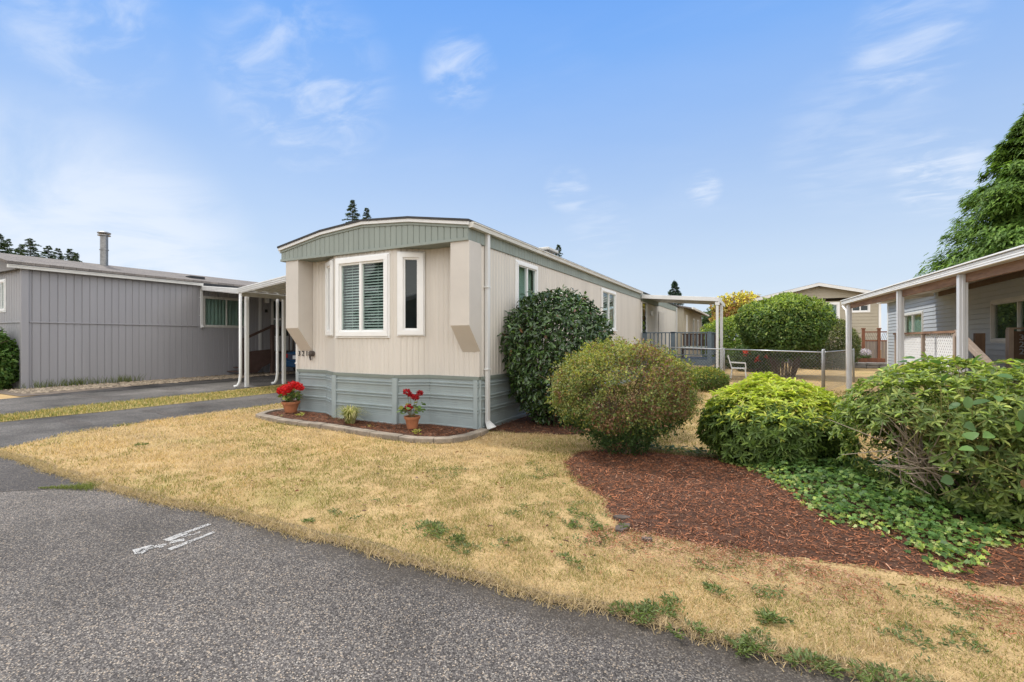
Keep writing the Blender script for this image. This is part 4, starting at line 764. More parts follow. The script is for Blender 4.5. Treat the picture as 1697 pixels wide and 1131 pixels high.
b = MB(); b.add([(ox-.66, oy+.80, 1.10), (ox+.66, oy+.80, 1.10), (ox+.52, oy+1.22, 1.385), (ox-.52, oy+1.22, 1.385)], [(0, 1, 2, 3)]); rw = b.build('rear_window', MAT['navy'], car); rw.modifiers.new('solid', 'SOLIDIFY').thickness = .02
for s in (-1, 1):
    b = MB(); b.box(ox+s*.62-.16, ox+s*.62+.16, oy+.0, oy+.12, .74, .92); b.build('tail_light', MAT['tail'], car, bevel=.03)
    for y in (.85, 3.55):
        wh = MB(); wh.tube([(ox+s*.72, oy+y, .31), (ox+s*.89, oy+y, .31)], .31, 24); w_ = wh.build('wheel', MAT['tyre'], car, bevel=.02); rm = MB(); rm.tube([(ox+s*.88, oy+y, .31), (ox+s*.897, oy+y, .31)], [.19, .17], 18); rm.build('rim', MAT['pipe'], w_)
b = MB(); b.box(ox-.5, ox+.5, oy-.012, oy+.05, .68, .90); b.build('trunk_recess', MAT['navy'], car, bevel=.01)
b = MB(); b.box(ox-.16, ox+.16, oy-.02, oy-.013, .71, .86); b.build('license_plate', MAT['plate'], car)
b = MB(); b.box(ox-.86, ox+.86, oy-.06, oy+.25, .36, .62); b.build('bumper', MAT['carblue'], car, bevel=.05)
b = MB(); b.tube([(ox+.06*math.cos(t), oy+.055, .985+.035*math.sin(t)) for t in np.linspace(0, 6.28, 13)], .008, 5); b.build('emblem', MAT['galv'], car)

# ------------------------------------------------------------------ grey lap-sided home on the right with its awning, lattice deck and stair
rh = thing('mobile_home', 'light grey lap sided home at the right edge, under a long white awning', 'mobile home', (6, 15, 0))
RX, RYB = 4.6, 23.3; RF = Fr(RX, RYB, 0, -1)        # wall faces -x; s runs towards the viewer
RL = RYB-6.0; w1 = (RYB-21.0, RYB-18.85, 1.45, 2.42); w2 = (RYB-14.05, RYB-11.6, 1.49, 2.37)
wall('wall', MAT['lapgrey'], rh, RF, [(0, 0), (RL, 0)], laps(.25, 3.0, .118, .020), [(a+.02, b_-.02, c+.02, d-.02) for a, b_, c, d in (w1, w2)])
wall('wall', MAT['lapgrey'], rh, Fr(RX+4.3, RYB, -1, 0), [(0, 0), (4.3, 0)], laps(.25, 3.0, .118, .020)); wall('wall', MAT['lapgrey'], rh, Fr(RX, 6.0, 1, 0), [(0, 0), (4.3, 0)], laps(.25, 3.0, .118, .020)); wall('wall', MAT['lapgrey'], rh, Fr(RX+4.3, 6.0, 0, 1), [(0, 0), (RL, 0)], laps(.25, 3.0, .118, .020))
b = MB(); b.box(RX+.01, RX+4.29, 6.02, RYB-.02, 0, .25); b.build('skirting', MAT['lapgrey'], rh)
b = MB(); b.box(RX-.03, RX+.09, RYB-.09, RYB+.03, 0, 3.0); b.build('corner_board', MAT['white'], rh, bevel=.006)
b = MB(); b.prism([(RX-.25, 2.98), (RX+2.15, 3.42), (RX+4.55, 2.98), (RX+4.55, 3.06), (RX+2.15, 3.50), (RX-.25, 3.06)], 'y', 5.8, RYB+.25); b.build('roof', MAT['shingles'], rh)
gutter(Fr(RX-.25, RYB+.2, 0, -1), 0, 17.2, 3.07, .09, .10, 'white', rh)
b = MB(); b.box(RX-.25, RX, 5.8, RYB+.2, 2.965, 2.978); b.build('soffit', MAT['white'], rh)
window(rh, RF, *w1, fw=.06, pr=.04, mull=[w1[0]+1.0], back='curtain', trim=.03, fm='offwhite'); window(rh, RF, *w2, fw=.055, pr=.04, mull=[w2[0]+1.18], back='curtain', trim=.03, fm='offwhite', screen=(w2[0]+.05, w2[0]+1.16))
aw = thing('awning', 'long white awning with timber beam on posts along the light grey home', 'awning', (2.6, 12, 0))
def EL(y): return 2.39+.64*(17.06-y)/8.7            # outer edge of the awning
y0_, y1_ = 5.6, 17.5
b = slab4(MB(), [(EL(y1_), y1_, 2.67), (EL(y0_), y0_, 2.67), (RX-.02, y0_, 2.93), (RX-.02, y1_+.25, 2.93)]); b.build('roof_panel', MAT['offwhite'], aw)
P0, P1 = np.array([EL(y1_)-.02, y1_, 0]), np.array([EL(y0_)-.02, y0_, 0])
b = MB(); b.beam(P0+[0, 0, 2.66], P1+[0, 0, 2.66], .05, .10)
for dz in (2.62, 2.655, 2.69): b.beam(P0+[-.03, 0, dz], P1+[-.03, 0, dz], .022, .018)
b.beam(P0+[-.02, 0, 2.725], P1+[-.02, 0, 2.725], .09, .02); b.build('edge_trim', MAT['white'], aw)
b = MB(); b.beam(P0+[.12, -.2, 2.535], P1+[.12, 0, 2.535], .045, .14); b.build('beam', MAT['beamwood'], aw)
b = MB(); b.box(RX-.06, RX-.024, y0_, 17.3, 2.76, 2.88); b.build('ledger', MAT['postbrown'], aw)
b = MB(); b.beam(P0+[.05, .0, 2.60], np.array([RX-.05, y1_+.25, 2.86]), .03, .12); b.build('end_trim', MAT['white'], aw)
for y in (17.04, 12.87, 10.11, 7.3):
    x = EL(y)+.05; b = MB(); b.box(x-.058, x+.058, y-.058, y+.058, 0, 2.60); b.box(x-.022, x+.022, y-.068, y+.068, 0, 2.595); b.build('post', MAT['post_grey'], aw, bevel=.008)
b = MB(); x = EL(17.04)-.02; b.tube([(x-.04, 17.4, 2.56), (x-.02, 17.32, 2.5), (x+.02, 17.18, 2.42), (x+.03, 17.14, 2.2), (x+.03, 17.14, .1)], .035, 8); b.build('downspout', MAT['white'], aw, smooth=True)
ld = thing('deck', 'timber deck with white diamond lattice panels and old wood rail under the right awning', 'deck', (3.6, 13.5, 0)); DX = 3.32
b = MB(); b.box(DX+.05, RX-.07, 11.6, 15.9, .66, .72); b.build('floor', MAT['oldwood'], ld); b = MB(); b.box(DX+.0, DX+.04, 11.6, 15.9, .5, .72); b.build('rim_board', MAT['oldwood'], ld)
for y in (11.62, 13.55, 15.85):
    b = MB(); b.box(DX-.05, DX+.05, y-.05, y+.05, 0, 1.66); b.build('post', MAT['oldwood'], ld)
b = MB(); b.box(DX-.07, DX+.07, 11.5, 15.95, 1.665, 1.71); b.build('rail', MAT['beamwood'], ld)
for (ya, yb) in ((11.68, 13.49), (13.61, 15.79)):
    b = MB(); za, zb = .74, 1.655; h = zb-za; p = .115
    k = -h
    while k < yb-ya:
        for sgn, dx in ((1, .0), (-1, .008)):
            s0 = max(0, k); s1 = min(yb-ya, k+h); z0 = za+(s0-k); z1 = za+(s1-k)
            if s1-s0 > .02:
                A = (DX+dx, ya+s0, z0); B_2 = (DX+dx, ya+s1, z1)
                if sgn < 0: A = (DX+dx, yb-s0, z0); B_2 = (DX+dx, yb-s1, z1)
                b.beam(A, B_2, .046, .006, (1, 0, 0))
        k += p*math.sqrt(1)
    b.build('lattice_panel', MAT['white'], ld)
stp = thing('porch_steps', 'weathered wooden steps with sloping handrail going up to the lattice deck', 'steps', (3.8, 10.6, 0))
b = MB()
for k in range(4): b.box(DX+.08, RX-.1, 10.35+.3*k, 10.66+.3*k, .13+.16*k, .17+.16*k)
b.build('tread', MAT['oldwood'], stp); b = MB(); b.beam((DX+.06, 10.3, .1), (DX+.06, 11.55, .66), .04, .22); b.build('stringer', MAT['oldwood'], stp)
b = MB(); b.beam((DX-.02, 11.55, 1.68), (DX-.02, 10.05, 1.08), .09, .10); b.build('handrail', MAT['oldwood'], stp, bevel=.006)
b = MB(); b.box(DX-.05, DX+.05, 10.02, 10.12, 0, 1.05); b.build('post', MAT['oldwood'], stp)
b = MB(); b.box(3.66, 3.80, 11.9, 12.0, .72, 1.66); b.build('post', MAT['postbrown'], stp)
sg = thing('number_post', 'dark brown board fence post with the metal house number 322', 'sign post', (4.5, 12.4, 0))
q = Fr(4.36, 12.42, math.cos(.15), math.sin(.15))
b = MB(); b.fbox(q, .0, .62, -.05, .0, .0, 1.70); b.build('board', MAT['postbrown'], sg); b = MB(); b.fbox(q, -.075, -.003, -.08, .02, 0, 1.735); b.build('corner_post', MAT['oldwood'], sg); b = MB(); b.fbox(q, -.07, .65, -.07, .025, 1.738, 1.77); b.build('cap', MAT['oldwood'], sg)
for k, chh in enumerate('322'):
    text_mesh(chh, .155, .008, 'digit', MAT['galv'], sg, lambda u, v, w_, k=k: q(.12+u*1.1, .008+w_, 1.53-.135*k+v))

# ------------------------------------------------------------------ chain link fence
fn = thing('chain_link_fence', 'low galvanised chain link fence crossing the side yard', 'fence', (1.67, 15.97, 0))
fp = [np.array([1.67, 15.97, 1.17]), np.array([-1.0, 17.55, 1.20]), np.array([-3.95, 18.35, 1.27])]; fq = [np.array([1.76, 16.2, 1.17]), np.array([3.05, 20.4, 1.17])]
for i, (p, r_) in enumerate(((fp[0], .036), (fq[0]+[-.01, .25, 0], .03), (fp[1], .026), (fp[2], .03), (fq[1], .03))):
    b = MB(); h = p[2]+(.06 if i < 2 else .02); b.tube([(p[0], p[1], 0), (p[0], p[1], h), (p[0], p[1], h+.03)], [r_, r_, r_*.3], 12); b.build('post', MAT['galv_dull'], fn, smooth=True)
for a, c in ((fp[0], fp[1]), (fp[1], fp[2]), (fq[0], fq[1])):
    b = MB(); b.tube([a, c], .019, 8); b.build('top_rail', MAT['galv'], fn, smooth=True)
    l = np.linalg.norm((c-a)[:2]); d = (c-a)/l; h = 1.12; b = MB(); p = .105; n = int((l+h)/p)
    for i in range(-int(h/p), int(l/p)+1):
        for sgn in (1, -1):
            s = i*p; u0, u1 = max(0, s), min(l, s+h)
            if u1-u0 < .02: continue
            z0, z1 = .03+(u0-s), .03+(u1-s)
            if sgn < 0: z0, z1 = h+.03-(u0-s), h+.03-(u1-s)
            nn = np.array([-d[1], d[0], 0])*.003*sgn
            A = a*[1, 1, 0]+d*[1, 1, 0]*u0+nn; B2 = a*[1, 1, 0]+d*[1, 1, 0]*u1+nn; b.tube([A+[0, 0, z0], B2+[0, 0, z1]], .0021, 3, False)
    b.build('wire_mesh', MAT['galv_dull'], fn)

# ------------------------------------------------------------------ beige house at the back, its gate, planter and low wall
fh = thing('house', 'beige lap sided house with low gable and white trim at the back', 'house', (3.4, 38, 0)); HY = 35.3
FH = Fr(-.05, HY, 1, 0); a = 6.65
wf = (3.55, 4.62, 2.55, 3.85); ws = (5.15, 6.15, 3.18, 3.72)
def gab(x): return 4.98-.235*abs(x-3.43)
zpl = laps(.92, 4.95, .20, .022); Fo = FH
bm_ = MB()
wo = wall('wall', MAT['lapbeige'], fh, FH, [(0, 0), (a, 0)], [q_ for q_ in zpl if q_[0] <= 4.12], [(s0+.02, s1-.02, z0+.02, z1-.02) for s0, s1, z0, z1 in (wf, ws)])
b = MB(); z = 4.12
while z < 4.86:
    e = min(z+.2, 4.87); x0 = 3.43-(4.93-z)/.235; x1 = 3.43+(4.93-z)/.235; x2_ = 3.43-(4.93-e)/.235; x3 = 3.43+(4.93-e)/.235; x0, x1 = max(x0, -.05), min(x1, 6.6); x2_, x3 = max(x2_, -.05), min(x3, 6.6)
    b.add([(x0, HY-.022, z), (x1, HY-.022, z), (x3, HY, e), (x2_, HY, e), (x0, HY, z), (x1, HY, z)], [(0, 1, 2, 3), (4, 5, 1, 0)]); z = e
b.build('gable', MAT['lapbeige'], fh)
b = MB(); b.fbox(FH, 3.38, 3.46, .0, .03, 4.2, 4.85); b.build('gable_batten', MAT['lapbeige'], fh)
wall('wall', MAT['lapbeige'], fh, Fr(6.6, HY, 0, 1), [(0, 0), (12, 0)], laps(.92, 4.2, .20, .022)); wall('wall', MAT['lapbeige'], fh, Fr(-.05, HY+12, 0, -1), [(0, 0), (12, 0)], laps(.92, 4.2, .20, .022)); wall('wall', MAT['lapbeige'], fh, Fr(6.6, HY+12, -1, 0), [(0, 0), (6.65, 0)], laps(.92, 4.2, .20, .022))
b = MB(); b.fbox(FH, 6.56, 6.68, -.05, .035, .9, 4.2); b.build('corner_board', MAT['white'], fh)
b = MB()
for r in range(5):
    for c in range(-1, 17):
        x0 = max(0, c*.41+(.2 if r % 2 else 0)); x1 = min(6.64, c*.41+(.2 if r % 2 else 0)+.40)
        if x1-x0 > .05: b.fbox(FH, x0, x1, -.1, .012, r*.186+.01, r*.186+.18)
b.fbox(FH, 0, 6.64, -.2, -.01, 0, .92); b.build('block_foundation', MAT['blocks'], fh)
for (x0, z0, x1, z1, nm) in ((-.55, 4.06, 3.43, 5.0, 'l'), (3.43, 5.0, 7.3, 4.08, 'r')):
    b = MB(); b.prism([(x0, z0-.12), (x1, z1-.12), (x1, z1+.07), (x0, z0+.07)], 'y', HY-.5, HY-.45); b.build('barge_board', MAT['white_old'], fh)
    b = MB(); b.prism([(x0, z0+.0), (x1, z1+.0), (x1, z1+.09), (x0, z0+.09)], 'y', HY-.445, HY+12.4); b.build('roof', MAT['shingles'], fh)
b = MB(); b.tube([(-.6, HY-.3, 4.0), (-.55, HY-.25, 3.85), (-.15, HY-.06, 3.6), (-.15, HY-.06, .2)], .04, 8); b.build('downspout', MAT['white'], fh)
window(fh, FH, *wf, fw=.12, pr=.04, back='curtain'); window(fh, FH, *ws, fw=.09, pr=.04, mull=[sum(ws[:2])/2])
gt = thing('garden_gate', 'reddish framed wooden garden gate beside the beige house', 'gate', (6, 33.2, 0)); F = Fr(5.42, 33.2, 1, 0)
for s in (0, .72, 1.5): b = MB(); b.fbox(F, s-.07, s+.07, -.07, .07, 0, 2.12); b.fbox(F, s-.10, s+.10, -.1, .1, 2.12, 2.18); b.build('post', MAT['redwood'], gt)
b = MB()
for s in (.10, .82):
    for k in range(4): b.fbox(F, s+k*.14, s+k*.14+.125, -.02, .01, .08, 1.42)
b.build('board_panel', MAT['fencegrey'], gt)
b = MB()
for s0, s1 in ((.07, .65), (.79, 1.43)):
    for z in (1.42, 1.92): b.fbox(F, s0, s1, -.03, .03, z, z+.07)
b.build('rail', MAT['redwood'], gt)
b = MB()
for k in range(7):
    for s in (.08, .80): b.beam(F(s+k*.08, .0, 1.5), F(s+k*.08+.12, 0, 1.91), .02, .02)
b.build('top_lattice', MAT['fencegrey'], gt)
b = MB(); b.box(4.4, 6.1, 31.5, 31.56, .28, .5); b.box(4.4, 6.1, 32.0, 32.06, .28, .5); b.box(4.4, 4.46, 31.56, 32.0, .28, .5); b.box(6.04, 6.1, 31.56, 32.0, .28, .5); b.box(4.46, 6.04, 31.56, 32.0, .28, .44)
pl = tag(b.build('planter_box', MAT['redwood']), 'low reddish timber planter in front of the beige house', 'planter')
rw_ = MB(); rng = np.random.default_rng(3)
for r in range(2):
    x = 1.6
    while x < 7.6:
        l = .28+.3*rng.random(); rw_.box(x, x+l-.015, 30.6+.06*rng.random(), 31.2, r*.15, r*.15+.14+.01*rng.random()); x += l
rwo = rw_.build('garden_wall', MAT['rockwall'], bevel=.03); tag(rwo, 'low grey stone edging wall below the beige house', 'wall')
# cream neighbour straight behind
bh = thing('mobile_home', 'tan mobile home directly behind the cream one, partly hidden', 'mobile home', (-6, 36, 0)); BF = Fr(-4.0, 30.4, 0, 1)
wb = [(1.1, 1.6, 1.2, 3.1), (4.6, 5.5, 1.4, 3.0), (7.2, 8.0, 1.2, 3.0)]
wall('wall', MAT['lapbeige'], bh, BF, ribs(0, 10, .2, .015, .3), [(0, 0), (3.5, 0)], [(p0+.02, p1-.02, q0_+.02, q1_-.02) for p0, p1, q0_, q1_ in wb]); wall('wall', MAT['lapbeige'], bh, Fr(-8.3, 30.4, 1, 0), ribs(0, 4.3, .2, .015, .3), [(0, 0), (3.5, 0)]); wall('wall', MAT['lapbeige'], bh, Fr(-4, 40.4, -1, 0), [(0, 0), (4.3, 0)], [(0, 0), (3.5, 0)]); wall('wall', MAT['lapbeige'], bh, Fr(-8.3, 40.4, 0, -1), [(0, 0), (10, 0)], [(0, 0), (3.5, 0)])
for q_ in wb: window(bh, BF, *q_, fw=.07, pr=.03)
b = MB(); b.prism([(-3.5, 3.38), (-6.15, 3.95), (-8.8, 3.38), (-8.8, 3.46), (-6.15, 4.03), (-3.5, 3.46)], 'y', 30.1, 40.8); b.build('roof', MAT['shingles'], bh); gutter(Fr(-3.5, 30.1, 0, 1), 0, 10.7, 3.48, .1, .1, 'white', bh); downspout(BF, 9.8, .1, 3.4, bh, 'white_old')

# ------------------------------------------------------------------ front bed: edging blocks, pots, small plants
ring = np.array([(-8.98, 6.62), (-9.0, 6.2), (-8.70, 5.74), (-7.7, 5.58), (-6.4, 5.58), (-5.2, 5.46), (-4.45, 5.46), (-4.02, 5.66), (-3.85, 6.1), (-3.9, 6.62)])
sl_ = np.concatenate([[0], np.cumsum(np.linalg.norm(np.diff(ring, axis=0), axis=1))]); nblk = 22
for i in range(nblk):
    t0, t1 = sl_[-1]*i/nblk, sl_[-1]*(i+1)/nblk; pa = np.array([np.interp(t0, sl_, ring[:, k]) for k in (0, 1)]); pb = np.array([np.interp(t1, sl_, ring[:, k]) for k in (0, 1)])
    d = (pb-pa)/np.linalg.norm(pb-pa); F = Fr(pa[0], pa[1], d[0], d[1]); l = np.linalg.norm(pb-pa); j = random.uniform(-.006, .006); jz = random.uniform(-.006, .006)
    b = MB(); p = [F(.004, .0+j, 0), F(l-.004, .0+j, 0), F(l-.012, -.15+j, 0), F(.012, -.15+j, 0), F(.004, .0+j, .078+jz), F(l-.004, .0+j, .078+jz), F(l-.012, -.15+j, .082+jz), F(.012, -.15+j, .082+jz)]
    b.add(p, [(0,3,2,1),(4,5,6,7),(0,1,5,4),(1,2,6,5),(2,3,7,6),(3,0,4,7)]); o = b.build('edging_block', MAT['stone'], None, bevel=.012)
    tag(o, 'tan concrete edging block in the curved row around the front flower bed', 'edging block', 'edging blocks around the front flower bed')
def geranium(name, x, y, label, heads, leafn, rad, pot_h, pot_r, seed, red, hh):
    rg = np.random.default_rng(seed); z0 = .07
    t = thing(name, label, 'potted plant', (x, y, z0))
    b = MB(); b.lathe([(0, 0), (pot_r*.66, 0), (pot_r*.92, pot_h*.76), (pot_r*.93, pot_h*.77), (pot_r*1.04, pot_h*.77), (pot_r*1.08, pot_h), (pot_r*.98, pot_h), (pot_r*.94, pot_h*.88), (0, pot_h*.88)], (x, y, z0), 28); pt = b.build('pot', MAT['terracotta'], t, smooth=False, bevel=.004)
    b = MB(); b.lathe([(0, pot_h*.9), (pot_r*.93, pot_h*.885)], (x, y, z0), 20); b.build('soil', MAT['soil'], pt)
    top = z0+pot_h*.9; sb = MB(); V = []
    n = leafn; q = rg.normal(size=(n, 3)); q = q/np.linalg.norm(q, axis=1, keepdims=True)*(rg.random(n)**.45)[:, None]; P = np.c_[x+q[:, 0]*rad, y+q[:, 1]*rad, top+.05+(q[:, 2]*.5+.5)*hh]
    D = unit(np.c_[q[:, :2]+rg.normal(0, .35, (n, 2)), rg.normal(-.15, .3, n)]); Nn = unit(np.c_[q[:, :2]*.6+rg.normal(0, .3, (n, 2)), .9+0*q[:, 0]]); tn = np.array([[.085, .15, .03]])*(.6+.9*rg.random(n))[:, None]; yl = rg.random(n) < .15; tn[yl] = [.22, .24, .06]
    V = leafgeo(P, D, Nn, .05+.035*rg.random(n), .055+.035*rg.random(n), tn, 'big'); npmesh('foliage', *V[:2], MAT['leaf'], t, V[2])
    for i in range(0, n, 3): sb.tube([(x+rg.normal(0, .02), y+rg.normal(0, .02), top), (x+(P[i, 0]-x)*.5, y+(P[i, 1]-y)*.5, (top+P[i, 2])/2+.02), P[i]], .0035, 4, False)
    for (dx, dy, dz, r) in heads:
        c = np.array([x+dx, y+dy, top+dz]); m = int(60+r*1500); qd = rg.normal(size=(m, 3)); qd /= np.linalg.norm(qd, axis=1, keepdims=True); qd[:, 2] *= .75; Pp = c+qd*r*(.55+.45*rg.random(m))[:, None]
        tt = np.array([red])*(.55+.7*rg.random(m))[:, None]; Vh = leafgeo(Pp, unit(qd+rg.normal(0, .8, (m, 3))), unit(qd+rg.normal(0, .25, (m, 3))), .024+.01*rg.random(m), .024+0*rg.random(m), tt, 'dia'); npmesh('flower_head', *Vh[:2], MAT['petal'], t, Vh[2])
        sb.tube([(x+dx*.15, y+dy*.15, top), (x+dx*.6, y+dy*.6, top+dz*.55), c], .004, 5, False)
    sb.build('stems', MAT['twig'], t); return t
geranium('potted_geranium', -8.36, 6.30, 'full bright red geranium in a wide terracotta pot at the left end of the bed', [(-.27, -.02, .25, .075), (-.18, .02, .30, .07), (-.06, -.05, .29, .075), (.02, .08, .36, .075), (-.11, .08, .35, .07), (.10, -.02, .37, .075), (.13, .08, .34, .075), (.22, 0, .32, .065), (.04, -.1, .26, .075), (-.02, -.12, .20, .06), (.31, .0, .30, .05), (-.34, 0, .20, .055), (.07, -.08, .32, .07), (-.16, -.1, .24, .055)], 110, .20, .22, .165, 3, (.62, .012, .015), .19)
geranium('potted_geranium', -5.07, 6.10, 'sparse dark red geranium with four blooms in a small terracotta pot', [(-.115, .0, .42, .055), (-.06, .02, .37, .035), (.16, .0, .41, .048), (.08, -.02, .34, .055), (.0, -.09, .18, .06)], 44, .24, .20, .125, 5, (.42, .012, .02), .24)
def grass_clump(x, y, z, n, h, label):
    rg = np.random.default_rng(9); a = rg.random(n)*6.283; r = .06*rg.random(n)**.5; P = np.c_[x+r*np.cos(a)*1.6, y+r*np.sin(a), z+0*a]; a2 = a+rg.normal(0, .4, n); hh = h*(.5+.6*rg.random(n)); ln = (.25+.9*rg.random(n))*h*.8
    w_ = .004+.004*rg.random(n); s = np.c_[-np.sin(a2), np.cos(a2), 0*a]; d = np.c_[np.cos(a2), np.sin(a2), 0*a]; vs = []
    for t in (0, .35, .7, 1.0):
        z_ = hh*(1-(1-t)**2) - hh*.55*t**3*(ln/h); c = P+d*(ln*t**1.5)[:, None]+np.c_[0*a, 0*a, z_]; ww = w_*(1-t*.85)
        vs += [c-s*ww[:, None], c+s*ww[:, None]]
    V = np.stack(vs, 1).reshape(-1, 3); F = (np.arange(n)*8)[:, None, None]+np.array([(0, 1, 3, 2), (2, 3, 5, 4), (4, 5, 7, 6)])[None]; c = np.where((rg.random(n) < .5)[:, None], [[.20, .23, .06]], [[.50, .46, .24]])*(.6+.7*rg.random(n))[:, None]
    tag(npmesh('ornamental_grass', V, F.reshape(-1, 4), MAT['leaf'], None, np.repeat(c, 8, 0)), label, 'plant')
grass_clump(-6.36, 5.98, .06, 420, .36, 'clump of variegated grass in the middle of the front bed')
def seedling(x, y, z, n, s, col, label):
    rg = np.random.default_rng(int(abs(x*100))); a = rg.random(n)*6.28; P = np.c_[x+RNG.normal(0, s*.3, n), y+RNG.normal(0, s*.3, n), z+s*.5*rg.random(n)]; V = leafgeo(P, np.c_[np.cos(a), np.sin(a), .5+.3*rg.random(n)], np.c_[RNG.normal(0, .4, (n, 2)), np.ones(n)], s*.7, s*.3, np.array([col])*(.6+.7*rg.random(n))[:, None], 'oval'); tag(npmesh('seedling', *V[:2], MAT['leaf'], None, V[2]), label, 'plant')
seedling(-7.75, 6.05, .06, 16, .10, (.30, .30, .07), 'small yellow green seedling beside the left geranium pot')
seedling(-4.72, 5.80, .06, 18, .10, (.34, .33, .10), 'small pale green seedling beside the right geranium pot')
seedling(-5.75, 5.86, .06, 10, .07, (.34, .28, .12), 'tiny withered seedling in the middle of the front bed')
seedling(-8.05, 5.86, .06, 9, .06, (.36, .30, .15), 'tiny withered seedling near the left end of the bed')
for k, (x, y, s, rz) in enumerate(((-1.02, 3.98, .075, .4), (-.96, 3.76, .10, 1.3), (-.74, 3.64, .05, .2))):
    b = MB(); pts = [(math.cos(a)*s*(.7+.5*random.random()), math.sin(a)*s*.55*(.7+.5*random.random())) for a in np.linspace(0, 5.6, 7)]
    b.prism([(x+p*math.cos(rz)-q_*math.sin(rz), y+p*math.sin(rz)+q_*math.cos(rz)) for p, q_ in pts], 'z', .0, .035); tag(b.build('slate_piece', MAT['slate'], None, bevel=.006), ['flat dark slate piece at the upper corner of the mulch edge', 'larger dark slate piece jutting into the dry lawn at the mulch edge', 'small dark slate piece half buried below the mulch'][k], 'stone')

# ------------------------------------------------------------------ vegetation
def prof_at(prof, z):
    p = np.array(prof); return np.interp(z, p[:, 0], p[:, 1])
def surf(prof, n, rg, squash=(1, 1), lump=.12, lseed=1, lscale=3.0):
    """points on a lumpy surface of revolution; returns P (relative to base), outward normals"""
    p = np.array(prof, float); zs = np.linspace(p[0, 0], p[-1, 0], 200); rs = np.interp(zs, p[:, 0], p[:, 1]); dl = np.hypot(np.diff(zs), np.diff(rs)); A = dl*(rs[1:]+rs[:-1]+.02)/2; c = np.cumsum(A)/A.sum()
    u = rg.random(n); i = np.searchsorted(c, u).clip(0, len(dl)-1); t = rg.random(n); z = zs[i]+(zs[i+1]-zs[i])*t; r = rs[i]+(rs[i+1]-rs[i])*t; a = rg.random(n)*6.2832
    dr = (rs[i+1]-rs[i])/dl[i]; dz = (zs[i+1]-zs[i])/dl[i]; N_ = np.c_[np.cos(a)*dz*squash[0], np.sin(a)*dz*squash[1], -dr]; P = np.c_[np.cos(a)*r*squash[0], np.sin(a)*r*squash[1], z]
    return P, unit(N_)
def shrub(name, label, cat, loc, prof, n, ln, wd, shape, m, colf, depth=.25, lump=.10, lscale=4.0, up=.4, seed=1, squash=(1, 1), group=None, stems=10, spread=.25, tip=.45, sr=.018, clump=0, droop=0., stemtop=.7, holes=.0, z0=0., stray=.06, extra=None):
    rg = np.random.default_rng(seed); t = thing(name, label, cat, loc, group); L0 = np.array(loc)
    P, Nn = surf(prof, n, rg, squash)
    zc = np.array([0, 0, np.mean([q[0] for q in prof])])
    lm = fbm(P+seed*3.7, lscale, seed, 3)-.5
    if holes: k = fbm(P+50+seed, lscale*.8, seed+5, 3) > holes; P, Nn, lm = P[k], Nn[k], lm[k]; n = len(P)
    dep = rg.random(n)**2.2*depth; st_ = (fbm(P+31, lscale*3.5, seed+3, 2) > .60) & (rg.random(n) < .5); dep[st_] = -rg.random(st_.sum())*stray
    P = P+Nn*(lm*2*lump)[:, None]-Nn*dep[:, None]
    P[:, 2] = np.maximum(P[:, 2], .02)
    D = unit(Nn*tip+rdir2(rg, n)*.75+np.array([0, 0, up-.3-droop])); NL = unit(Nn*.7+np.array([0, 0, .55])+rdir2(rg, n)*.55)
    T = colf(P, Nn, np.maximum(dep, 0)/depth if depth else dep, lm, rg)
    T = T*(.72+.56*fbm(P+13, lscale*1.3, seed+9, 2))[:, None]
    V = leafgeo(P+L0, D, NL, ln*(.65+.6*rg.random(n)), wd*(.7+.5*rg.random(n)), T, shape)
    gs = [V]
    if extra: gs += extra(P, Nn, rg, L0)
    V = join(gs); npmesh('foliage', *V[:2], MAT[m], t, V[2])
    if stems:
        b = MB(); h = prof[-1][0]
        for i in range(stems):
            a = rg.random()*6.283; zt = h*stemtop*(.6+.5*rg.random()); rr = prof_at(prof, min(zt, h*.95))*(.35+.5*rg.random()); p0 = L0+np.array([math.cos(a)*spread*.4, math.sin(a)*spread*.4, 0]); p1 = L0+np.array([math.cos(a)*rr*squash[0], math.sin(a)*rr*squash[1], zt])
            mid = p0*.55+p1*.45+np.array([rg.normal(0, .04), rg.normal(0, .04), h*.05]); b.tube([p0, mid, p1], [sr, sr*.75, sr*.3], 5, False)
            for j in range(3):
                q = mid+(p1-mid)*rg.random(); e = q+np.array([math.cos(a+rg.normal(0, 1)), math.sin(a+rg.normal(0, 1)), .5+.4*rg.random()])*rr*.5; b.tube([q, e], [sr*.45, sr*.2], 4, False)
        b.build('stems', MAT['stem'], t)
    return t
def rdir2(rg, n): return unit(rg.normal(size=(n, 3)))
def mixc(cols, wts, n, rg, lo=.65, hi=.7):
    i = rg.choice(len(cols), n, p=np.array(wts)/sum(wts)); return np.array(cols)[i]*(lo+hi*rg.random(n))[:, None]
# camellia: big glossy dark leaves
def c_cam(P, Nn, d, lm, rg): return mixc([(.034, .068, .020), (.055, .105, .026), (.09, .165, .036), (.14, .07, .035)], [5, 4, 2.0, .15], len(P), rg)
shrub('camellia_bush', 'tall dark glossy camellia bush against the side of the cream home', 'shrub', (-3.27, 7.95, 0), [(.06, .28), (.35, .55), (.8, .80), (1.3, .95), (1.7, .95), (2.05, .78), (2.3, .48), (2.42, .18), (2.45, 0)], 11500, .095, .048, 'oval', 'leaf_gloss', c_cam, .42, .16, 3.2, .15, 21, droop=.25, stems=14, sr=.022)
